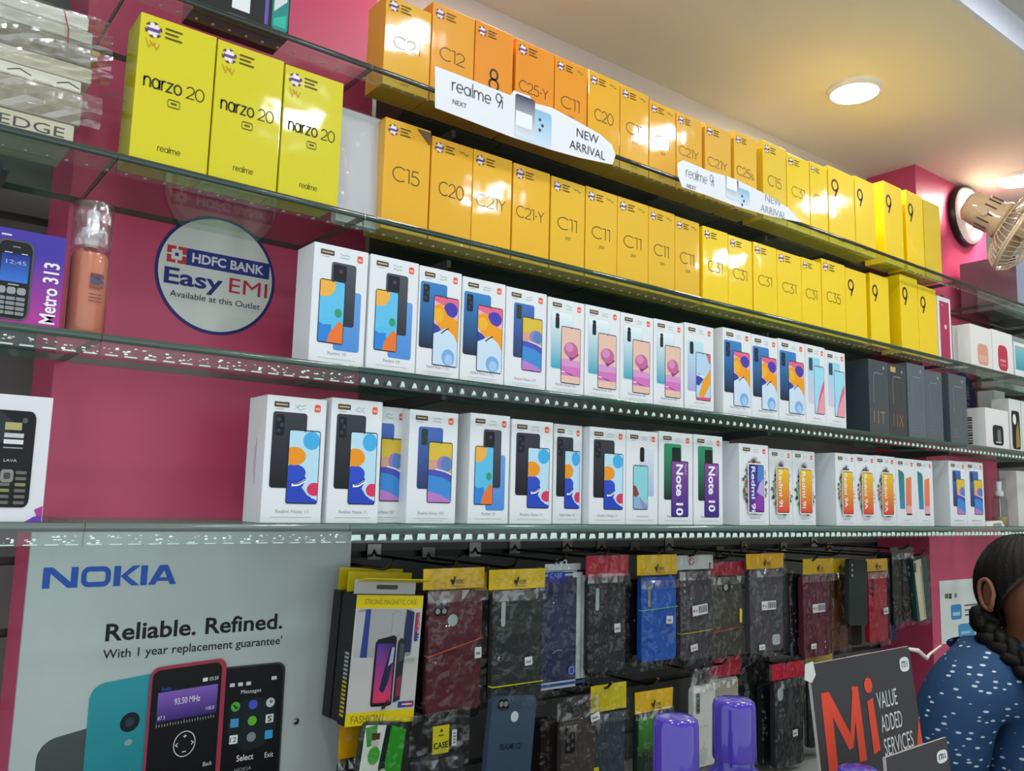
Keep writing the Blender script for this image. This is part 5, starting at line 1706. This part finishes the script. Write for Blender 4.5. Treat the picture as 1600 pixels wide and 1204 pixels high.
# --- lower row
LG = 'phone cases in the lower hanging row'
def greencase(t, w, h):
    b = MB(); a = Art(b, 1, 1, o=(-w / 2, 0, 0), base=.0004)
    a.rect(.002, w * .62, -h + .004, -.004, 'dfe6da')
    a.poly([(.002, -.008), (w * .3, -.003), (w * .3, -.03), (w * .12, -.035)], '3a9a3c')
    a.poly([(w * .62, -.004), (w - .002, -.01), (w - .002, -h * .5), (w * .7, -h * .7), (w * .55, -h * .35)], '2f9a26')
    a.poly([(w * .5, -.004), (w * .62, -.004), (w * .58, -h * .4), (w * .75, -h + .006), (w * .6, -h + .004), (w * .44, -h * .45)], '15241c')
    a.ell(w * .3, -.046, .01, .013, '4aa83a', n=14); a.ell(w * .55, -.072, .007, .008, 'b8c4b4', n=12)
    a.rect(w * .2, w * .38, -.024, -.015, '5a3a20'); a.rect(w * .2, w * .38, -.033, -.025, 'c8c4b0')
    b.build('leaf_print', t)
pack(570, 1133, 632, 1275, 1.155, '20302a', 'green and white patterned case low beside the poster', LG, extra=greencase, seed=40, tilt=radians(7), mat='plastic')
pack(532, 1190, 585, 1300, 1.195, '2a2a2c', 'black case under a plain orange yellow card, beside the poster', LG, header=('e0a40c', .05, None, .004), seed=41)
def casetag(t, w, h):
    b = MB(); b.box(-.018, .012, -.0085, -.008, .004, .045, 'c9c024', 'card')
    a = Art(b, 1, 1, o=(0, -.0085, 0)); a.text('CASE', -.016, .012, .009, '20200c', width=.026, bold=.02); a.rect(-.008, .002, .03, .0315, '3a3a14'); a.poly([(-.006, .036), (-.003, .041), (.001, .036)], '3a3a14')
    b.build('price_tag', t)
    b = MB(); b.box(.017, .026, -.009, -.0085, .012, .036, 'c8ccc8', 'card'); a = Art(b, 1, 1, o=(0, -.009, 0))
    for k in range(4): a.rect(.0195, .0235, .016 + .0045 * k, .0182 + .0045 * k, '6a6e6c')
    b.build('size_label', t)
pack(645, 1186, 720, 1330, 1.165, '2f3438', 'dark case low in a clear bag with a yellow hang tag', LG, header=('b4b8b6', .056, 'film', 0), extra=casetag, seed=42)
def bluelogo(t, w, h):
    b = MB(); a = Art(b, 1, 1, o=(-w / 2, 0, 0), base=.0004)
    a.text('REALME C21', w * .26, -.082, .009, '18222c', width=w * .48, bold=.01)
    b.build('lettering', t)
pack(770, 1092, 836, 1236, 1.15, '3d5266', 'slate blue case with dark lettering, low in front of the crumpled bag', LG, cam='twin', extra=bluelogo, seed=43, tilt=radians(5), bag=False, mat='plastic')
pack(878, 1130, 930, 1260, 1.165, '46413d', 'brown grey case with large camera block in a crumpled clear bag', LG, cam='square', header=('b6b8b4', .034, 'film', -.004), seed=44, stickers=[(.9, -.02, .022, .013, 'size', 12), (.95, .6, .012, .016, 'yel', 0)])
for k in range(2):
    pack(846 + 14 * k, 1128, 872 + 8 * k, 1258, 1.185 + .045 * k, ['241a1a', '2c1e1e'][k], ['dark case stack edge left of the brown grey case', 'dark reddish case edge touching the brown grey case'][k], LG, seed=150 + k, thick=.03, bag=(k == 0))
pack(931, 1116, 975, 1250, 1.17, '36444e', 'slate case hanging under a folded yellow card', LG, header=('d8c410', .042, None, -.006), seed=45, extra=lambda t, w, h: None)
def flower(t, w, h):
    b = MB(); a = Art(b, 1, 1, o=(-w / 2, 0, 0), base=.0004)
    a.rect(.003, w - .003, -h * .42, -.004, grad('2a5a24', '4a9a34', -h * .42, 0))
    for k in range(7):
        an = 2 * pi * k / 7
        a.ell(w * .66 + .012 * cos(an), -.072 + .012 * sin(an), .0065, .0065, ['c4d4ee', 'a9bfe4', 'd08ac0'][k % 3], n=10)
    a.ell(w * .66, -.072, .004, .004, 'd8742c', n=8)
    b.build('flower_print', t)
pack(996, 1118, 1046, 1250, 1.175, '22382a', 'green case with pale flowers under a yellow card, behind the left purple cap', LG, header=('ecbc08', .034, 'ok', .0), extra=flower, seed=46)
def whitecase(t, w, h):
    b = MB(); a = Art(b, 1, 1, o=(-w / 2, 0, 0), base=.0004)
    a.rr(.008, .020, -.05, -.010, .004, '6a726e')
    for k in range(4): a.ell(.014, -.016 - .009 * k, .003, .003, '30383a', n=8)
    a.rect(.008, .04, -.075, -.074, 'c4c0b8'); a.ell(.03, -.13, .012, .016, 'c9c9c2', n=14)
    b.build('camera_print', t)
pack(1083, 1075, 1118, 1192, 1.165, 'd8d8d0', 'white case in a clear bag between the two purple caps', LG, header=('aeb2ae', .028, 'film', 0), extra=whitecase, seed=47)
pack(1112, 1062, 1154, 1170, 1.19, 'a8a394', 'beige case under a red card behind the right purple cap', LG, header=('a81430', .034, None, .0), seed=48)
pack(1156, 1030, 1204, 1180, 1.215, '17191a', 'black case row behind the right purple cap', LG, seed=49, thick=.04)
pack(1210, 1066, 1256, 1190, 1.165, '2b2e30', 'black case under a shiny red card, left of the dark tent sign', LG, cam='blob', header=('b81432', .03, None, -.003), seed=50, stickers=[(.62, .62, .018, .014, 'size', 5)])
pack(1190, 1070, 1228, 1188, 1.195, '1e2022', 'black case just behind the shiny red carded case', LG, seed=501)
pack(1262, 1050, 1300, 1160, 1.185, '26282a', 'dark case under a yellow green card behind the dark tent sign', LG, header=('c9ac14', .026, None, 0), seed=52)
for px, py, lab in ((600, 1110, 'low steel hook over the green and white case'), (695, 1125, 'low steel hook over the yellow hang tag'), (800, 1085, 'low steel hook over the slate blue case'),
                    (900, 1085, 'low steel hook over the crumpled clear bag'), (950, 1078, 'low steel hook over the folded yellow card'), (1022, 1072, 'low steel hook over the flower case'),
                    (1095, 1050, 'low steel hook over the white case'), (1130, 1040, 'low steel hook over the beige case'), (1228, 1040, 'low steel hook over the shiny red card')):
    p = onY(px, py, 1.16)
    hook(p.x, p.z, 1.15, lab)

# ================================================================ base cabinet and counter
zl = onY(1230, 1192, 1.2).z - .004
b = MB()
b.box(.70, 2.515, 1.12, YW - .002, 0, zl - .02, '4a4c4c', 'laminate')
t = empty('base_cabinet', (0, 0, 0))
b.build('body', t)
b = MB(); b.box(.69, 2.518, 1.105, YW - .002, zl - .02, zl, 'a9a8a4', 'laminate'); b.build('top', t, bevel=.003)
for k in range(3):
    b = MB(); b.box(.715 + .6 * k, 1.3 + .6 * k, 1.102, 1.1195, .05, zl - .04, '55585a', 'laminate'); d = b.build('door', t, bevel=.002)
    b = MB(); b.tube([(1.26 + .6 * k, 1.1018, zl - .2), (1.26 + .6 * k, 1.08, zl - .2), (1.26 + .6 * k, 1.08, zl - .08), (1.26 + .6 * k, 1.1018, zl - .08)], .004, 'b0b0b0', 'metal', 8); b.build('handle', d)
tag(t, 'grey base cabinet with pale top under the hanging phone cases', 'cabinet')
ZC = EYE - .43
t = empty('shop_counter', (.9, .5, 0))
b = MB(); b.box(-.75, .6, -.22, .27, .0, ZC - .012, '6a6460', 'laminate'); b.build('body', t, bevel=.003)
b = MB(); b.box(-.76, .61, -.23, .28, ZC - .0118, ZC, '5a6a66', 'shiny'); b.build('glass_top', t, bevel=.002)
tag(t, 'shop counter with dark glass top in front of the shelves', 'counter')

# ================================================================ purple capped bottles on the counter
PU = '4a35a8'
def bottle(c, r, ztop, lab, hcap=.052):
    t = empty('purple_bottle', (c.x, c.y, ZC))
    zt = ztop - ZC
    b = MB()
    n = 40
    prof = [(r * .97, zt - hcap), (r, zt - hcap + .002), (r * .985, zt - .008), (r * .93, zt - .003), (r * .78, zt - .0008), (r * .55, zt - .0012), (r * .25, zt - .0005), (0, zt)]
    b.lathe(prof, PU, 'shiny', n)
    b.build('cap', t)
    zb = zt - hcap
    b = MB()
    b.lathe([(r * 1.5, 0), (r * 1.58, .004), (r * 1.58, zb - .036), (r * 1.5, zb - .024), (r * 1.12, zb - .010), (r * .9, zb - .006), (r * .86, zb + .004)], '38309a', 'shiny', n)
    b.build('body', t)
    b = MB()
    b.lathe([(r * 1.585, .03), (r * 1.585, zb - .06)], '6a5ac0', 'card', n, cap=False)
    b.build('label', t)
    tag(t, lab, 'bottle', 'purple capped bottles on the counter')
bottle(atD(1056, 1160, .70), .0187, atD(1056, 1118, .70).z, 'purple capped bottle on the counter, the left and lower of the pair')
bottle(atD(1147, 1130, .82), .0205, atD(1147, 1091, .82).z, 'purple capped bottle on the counter, the right and taller of the pair', .055)
bottle(atD(1342, 1230, .93), .0225, atD(1342, 1199, .93).z, 'purple capped bottle below the dark tent sign, only its cap rim in view')

# ================================================================ dark tent signs
def tent(TL, TR, BL, name, lab, arts, grp):
    du, dv = TR - TL, TL - BL
    w, h = du.length, dv.length
    du = du.normalized(); dv = dv.normalized()
    n = du.cross(dv).normalized()
    if n.y > 0: n = -n
    t = empty(name, BL)
    b = MB()
    pts = [Vector(), du * w, du * w + dv * h, dv * h]
    q = [p - n * .004 for p in pts]
    b.mesh(pts, [(0, 1, 2, 3)], '3a393e', 'card')
    b.mesh(pts + q, [(7, 6, 5, 4), (0, 4, 5, 1), (1, 5, 6, 2), (2, 6, 7, 3), (3, 7, 4, 0)], 'b4b2ae', 'card')
    b.build('panel', t)
    arts(t, du, dv, n, w, h)
    b = MB()
    top = (pts[2] + pts[3]) / 2 - n * .005
    foot = (pts[0] + pts[1]) / 2 - n * .07
    foot.z = ZC - BL.z + .001
    s_ = du * .03
    b.mesh([top - s_, top + s_, foot + s_, foot - s_] + [p - n * .002 for p in (top - s_, top + s_, foot + s_, foot - s_)],
           [(0, 1, 2, 3), (7, 6, 5, 4), (0, 4, 5, 1), (1, 5, 6, 2), (2, 6, 7, 3), (3, 7, 4, 0)], '8a8886', 'card')
    b.build('back_strut', t)
    return tag(t, lab, 'sign', grp)
OR = 'e0482f'
def milogo(a, cu, cv, s):
    a.rr(cu - s, cu + s, cv - s * 1.15, cv + s * 1.15, s * .75, 'dcdee0')
    st = s * .2
    for x in (-.55, -.12, .2, .58):
        a.rect(cu + x * s - st / 2, cu + x * s + st / 2, cv - s * .5, cv + s * (.45 if x < .5 else .45), '3a3a40', False)
    a.rect(cu - .55 * s, cu + .2 * s, cv + s * .3, cv + s * .5, '3a3a40')
def art_big(t, du, dv, n, w, h):
    def A(base=.0003):
        b = MB()
        return b, Art(b, w / 100, h / 100, o=(0, 0, 0), du=du, dv=dv, nrm=n, base=base)
    b, a = A()
    sh = lambda u, v: (u, v)
    a.poly([(6, 6), (14, 3), (15, 68), (13, 78), (7, 78)], OR); a.poly([(7, 78), (14, 78), (28, 46), (30, 34), (26, 33)], OR)
    a.poly([(26, 33), (30, 34), (40, 74), (36, 78), (30, 50)], OR); a.poly([(35, 78), (41, 77), (41, 22), (34, 22)], OR)
    a.poly([(48, 24), (55, 26), (54, 66), (48, 64)], OR); a.ell(51, 76, 4, 6, OR)
    b.build('large_letters', t)
    b, a = A()
    a.text('VALUE', 58, 56, 13.5, 'cfd2d4', width=21)
    a.text('ADDED', 59, 38, 13.5, 'cfd2d4', width=22)
    a.text('SERVICES', 59, 20, 13.5, 'cfd2d4', width=31)
    a.text('ONE STOP IS ALL YOU NEED, EXPERIENCE THE MI BENEFITS', 18, 6, 3.6, 'b4b6ba', width=72)
    b.build('lettering', t)
    b, a = A(); milogo(a, 92, 86, 5.2); b.build('logo', t)
    b, a = A(); a.poly([(99.6, 42), (99.6, 2), (88, 1)], OR); b.build('corner_triangle', t)
    b = MB(); a = Art(b, w / 100, h / 100, o=(0, 0, 0), du=du, dv=dv, nrm=n, base=.0012)
    a.poly([(-4, 101), (3, 102), (4, 92), (0, 87), (-6, 90)], 'd4d4ce'); b.build('torn_tape', t)
def art_small(t, du, dv, n, w, h):
    b = MB(); a = Art(b, w / 100, h / 100, o=(0, 0, 0), du=du, dv=dv, nrm=n)
    milogo(a, 88, 72, 9); b.build('logo', t)
tent(atD(1264, 1038, 1.10), atD(1420, 1009, 1.28), atD(1290, 1262, 1.06), 'tent_sign', 'dark tent sign with large orange letters and white wording on the counter', art_big, 'dark tent signs on the counter')
tent(atD(1384, 1183, 1.00), atD(1479, 1151, 1.10), atD(1394, 1290, .97), 'tent_sign', 'plain dark tent sign with a small white logo, in front of the larger one', art_small, 'dark tent signs on the counter')
sg = bpy.data.objects['tent_sign']
b = MB()
b.tube([p - sg.location for p in (atD(1412, 1012, 1.273), atD(1434, 1016, 1.30), atD(1448, 1028, 1.33), atD(1452, 1022, 1.36), atD(1470, 1008, 1.45))], [.002, .0035, .003, .002, .0015], 'd8d4cc', 'card', 6)
b.build('paper_strip', sg)

# ================================================================ the woman behind the counter
HC = atD(1614, 925, 1.80)                     # middle of the head
face = Vector((-.40, -.92, 0)).normalized()
root = empty('person', (HC.x - face.x * .015, HC.y - face.y * .015, 0), math.atan2(face.y, face.x))
hs = HC.z                                     # head centre height
def skinmesh(name, nodes, edges, lev=2, root_i=0):
    me = bpy.data.meshes.new(name)
    me.from_pydata([n[0] for n in nodes], edges, [])
    o = bpy.data.objects.new(name, me)
    C.objects.link(o)
    sk = o.modifiers.new('skin', 'SKIN')
    sk.use_smooth_shade = True
    for i, n in enumerate(nodes):
        r = n[1]
        me.skin_vertices[0].data[i].radius = (r, r) if not isinstance(r, tuple) else r
        me.skin_vertices[0].data[i].use_root = (i == root_i)
    su = o.modifiers.new('sub', 'SUBSURF')
    su.levels = su.render_levels = lev
    dg = bpy.context.evaluated_depsgraph_get()
    ev = o.evaluated_get(dg)
    m2 = bpy.data.meshes.new_from_object(ev)
    bpy.data.objects.remove(o)
    vs = [v.co.copy() for v in m2.vertices]
    fs = [tuple(p.vertices) for p in m2.polygons]
    bpy.data.meshes.remove(m2)
    return vs, fs
def person():
    n, e = [], []
    def add(p, r, par=None):
        n.append((p, r))
        if par is not None: e.append((par, len(n) - 1))
        return len(n) - 1
    k = hs / 1.31
    pel = add((0, 0, .80 * k), .12)
    sp = add((0, 0, .95 * k), .105, pel)
    ch = add((.01, 0, 1.07 * k), .11, sp)
    up_ = add((-.005, 0, 1.14 * k), .085, ch)
    nk = add((-.012, 0, hs - .135), .05, up_)
    nk2 = add((-.004, 0, hs - .085), .047, nk)
    jw = add((.018, 0, hs - .055), (.056, .062), nk2)
    hd = add((.004, 0, hs + .0), (.074, .09), jw)
    tp = add((-.004, 0, hs + .055), (.066, .078), hd)
    for s in (-1, 1):
        sh = add((-.01, .145 * s, hs - .17), .05, up_)
        el = add((-.03, .20 * s, hs - .42), .04, sh)
        wr = add((.16, .16 * s, .80 * k), .027, el)
        pm = add((.215, .15 * s, .795 * k), .026, wr)
        for f in range(4):
            b0 = add((.25, (.15 + (.024 - .016 * f)) * s, .797 * k), .0095, pm)
            b1 = add((.25 + .03 - .004 * abs(f - 1), (.15 + (.026 - .017 * f)) * s, .793 * k), .0085, b0)
            add((.25 + .055 - .006 * abs(f - 1), (.15 + (.026 - .017 * f)) * s, .778 * k), .0075, b1)
        t0 = add((.215, (.15 - .036) * s, .79 * k), .010, pm)
        add((.245, (.15 - .05) * s, .78 * k), .0085, t0)
        hp = add((0, .085 * s, .74 * k), .085, pel)
        kn = add((.01, .09 * s, .42 * k), .055, hp)
        an = add((-.01, .09 * s, .075), .036, kn)
        ft = add((.06, .095 * s, .034), .032, an)
        add((.14, .10 * s, .028), .026, ft)
    vs, fs = skinmesh('body', n, e, 3)
    # face: nose, brow, sockets, lips, chin
    for v in vs:
        d = v.z - hs
        if v.x > .03 and -.12 < d < .1 and abs(v.y) < .09:
            y = v.y
            nose = math.exp(-(y / .011) ** 2) * max(0, 1 - abs(d + .012) / .034) * .022 * (1.25 if d < -.01 else .8)
            sock = -.010 * sum(math.exp(-((y - s * .032) / .016) ** 2 - ((d - .014) / .012) ** 2) for s in (-1, 1))
            brow = .004 * math.exp(-((d - .034) / .012) ** 2)
            lip = .006 * math.exp(-((d + .052) / .007) ** 2 - (y / .022) ** 2)
            chin = .007 * math.exp(-((d + .082) / .014) ** 2 - (y / .02) ** 2)
            v.x += nose + sock + brow + lip + chin
    b = MB()
    b.mesh(vs, fs, '6d4431', 'skin', True)
    for s in (-1, 1):       # ears
        c = Vector((-.010, s * .0855, hs - .006))
        ring = [c + Vector((.017 * cos(a) - .004 * sin(a), s * (.005 + .004 * (a > 2)), .03 * sin(a))) for a in [i * 2 * pi / 18 for i in range(18)]]
        b.tube(ring, .0045, '7a4d38', 'skin', 8, closed=True)
        ev = [c + Vector((.014 * cos(i * pi / 5), s * .004, .026 * sin(i * pi / 5))) for i in range(10)]
        b.poly(ev if s > 0 else list(reversed(ev)), '6a4230', 'skin', True)
        b.lathe([(0, -.007), (.006, -.004), (.007, 0), (.005, .004), (0, .006)], '7a4d38', 'skin', 12, center=c + Vector((.004, s * .005, -.03)))
    body = b.build('body', root)
    for s in (-1, 1):
        b = MB(); c = Vector((.071, s * .032, hs + .014))
        b.lathe([(0, -.0115), (.008, -.008), (.0115, 0), (.008, .008), (0, .0115)], 'e0dcd6', 'shiny', 16, center=c)
        ey = b.build('eye', root)
        b = MB(); b.lathe([(.0055, .0108), (.004, .0118), (0, .012)], '1c120c', 'shiny', 14, center=c, axis=Matrix.Rotation(radians(90), 3, 'Y')); b.build('iris', ey)
        b = MB(); b.tube([Vector((.083, s * .014, hs + .03)), Vector((.083, s * .032, hs + .036)), Vector((.07, s * .05, hs + .03))], [.0022, .003, .0015], '150e0b', 'hair', 6); b.build('eyebrow', root)
        b = MB(); b.lathe([(0, -.004), (.004, 0), (0, .004)], 'd8d4cc', 'shiny', 10, center=(.004 - .012, s * .089, hs - .036)); b.build('earring', root)
    b = MB()
    b.tube([Vector((.082, -.02, hs - .0515)), Vector((.093, 0, hs - .052)), Vector((.082, .02, hs - .0515))], [.003, .0052, .003], '6a3634', 'skin', 8)
    b.build('lips', root)
    # hair: a shell over the skull, parted, with a braid brought forward over the right shoulder
    b = MB()
    G, nu, nv = [], 132, 24
    rnd = random.Random(4)
    for j in range(nv + 1):
        th = pi * .80 * j / nv
        for i in range(nu):
            ph = 2 * pi * i / nu
            fr = max(0, cos(ph))                                # 1 at the front
            lim = pi * (.80 - .47 * fr ** .55)
            tt = min(th, lim)
            r = 1.0 + .009 * sin(31 * ph + 2.2 * sin(2 * tt)) + .006 * sin(53 * ph + 3 * tt) + .010 * sin(5 * ph + 4 * tt)
            G.append(Vector((-.008 + .103 * r * sin(tt) * cos(ph), .0865 * r * sin(tt) * sin(ph), hs + .012 + .106 * r * cos(tt))))
    fs = [(j * nu + i, (j + 1) * nu + i, (j + 1) * nu + (i + 1) % nu, j * nu + (i + 1) % nu) for j in range(nv) for i in range(nu)]
    b.mesh(G, fs, '070606', 'hair', True)
    hair = b.build('hair', root)
    so = hair.modifiers.new('thick', 'SOLIDIFY'); so.thickness = .006
    path = [Vector(p) for p in ((-.05, -.06, hs - .045), (-.02, -.086, hs - .085), (.045, -.092, hs - .115), (.105, -.088, hs - .16), (.15, -.08, hs - .23), (.165, -.072, hs - .32), (.165, -.066, hs - .42), (.16, -.06, hs - .5))]
    def at(s):
        x = s * (len(path) - 1)
        i = min(int(x), len(path) - 2)
        f = x - i
        p0, p1, p2, p3 = path[max(i - 1, 0)], path[i], path[i + 1], path[min(i + 2, len(path) - 1)]
        return .5 * ((2 * p1) + (p2 - p0) * f + (2 * p0 - 5 * p1 + 4 * p2 - p3) * f * f + (3 * p1 - p0 - 3 * p2 + p3) * f ** 3)
    b = MB()
    for st in range(3):
        pts, rr = [], []
        for i in range(90):
            s = i / 89
            c = at(s)
            ta = (at(min(1, s + .01)) - at(max(0, s - .01))).normalized()
            u = ta.orthogonal().normalized(); w = ta.cross(u)
            an = s * 32 + 2 * pi * st / 3
            am = .0165 * (1 - .35 * s)
            pts.append(c + u * am * cos(an) + w * am * .8 * sin(2 * an) * .6)
            rr.append(.0165 * (1 - .4 * s))
        rr = [q * (1 + .10 * sin(i * 1.9)) for i, q in enumerate(rr)]
        b.tube(pts, rr, '080707', 'hair', 8)
    b.build('braid', root)
    # kurta
    n.clear(); e.clear()
    a0 = add((0, 0, .80 * k), .155)
    a1 = add((0, 0, .95 * k), .132, a0)
    a2 = add((.012, 0, 1.07 * k), .138, a1)
    a3 = add((-.004, 0, hs - .175), .125, a2)
    add((-.012, 0, hs - .135), .085, a3)
    for s in (-1, 1):
        c1 = add((-.012, .145 * s, hs - .165), .088, a3)
        c2 = add((-.022, .185 * s, hs - .27), .082, c1)
        add((-.026, .20 * s, hs - .40), .080, c2)
    b1 = add((0, 0, .62 * k), .18, a0)
    add((0, 0, .46 * k), .195, b1)
    vs, fs = skinmesh('kurta', n, e, 3)
    rnd = random.Random(9)
    b = MB()
    b.mesh(vs, fs, '15406a', 'dotted_cloth', True)
    b.build('kurta', root)
    b = MB()
    n.clear(); e.clear()
    for s in (-1, 1):
        q0 = add((0, .09 * s, .55 * k), .09); q1 = add((.005, .092 * s, .3), .075, q0); add((-.005, .092 * s, .11), .055, q1)
    vs, fs = skinmesh('trousers', n, e, 2)
    b.mesh(vs, fs, '22283c', 'rubber', True)
    b.build('trousers', root)
    tag(root, 'person with a dark braid in a blue white-dotted tunic at the right edge', 'person')
# dotted cloth: small pale flecks scattered on dark blue
mt, nt, out = new_mat('dotted_cloth')
p = N(nt, 'BsdfPrincipled'); p.inputs['Roughness'].default_value = .75
tc = N(nt, 'TexCoord'); mp = N(nt, 'Mapping'); mp.inputs['Scale'].default_value = (40, 40, 96); mp.inputs['Rotation'].default_value = (0.35, 0.25, 0.4)
vo = N(nt, 'TexVoronoi', feature='F1'); vo.inputs['Scale'].default_value = 1.0; vo.inputs['Randomness'].default_value = .55
cr = N(nt, 'ValToRGB'); cr.color_ramp.elements[0].position = .19; cr.color_ramp.elements[0].color = (1, 1, 1, 1); cr.color_ramp.elements[1].position = .24; cr.color_ramp.elements[1].color = (0, 0, 0, 1)
at_ = N(nt, 'Attribute', attribute_name='Col'); mxn = N(nt, 'MixRGB'); mxn.inputs[2].default_value = H('c4d4e0')
L = nt.links.new
L(tc.outputs['Object'], mp.inputs[0]); L(mp.outputs[0], vo.inputs['Vector']); L(vo.outputs['Distance'], cr.inputs[0]); L(cr.outputs[0], mxn.inputs[0]); L(at_.outputs['Color'], mxn.inputs[1]); L(mxn.outputs[0], p.inputs['Base Color'])
bb, _ = bump(nt, 12, .3, .02); L(bb.outputs['Normal'], p.inputs['Normal']); L(p.outputs[0], out.inputs[0])
person()
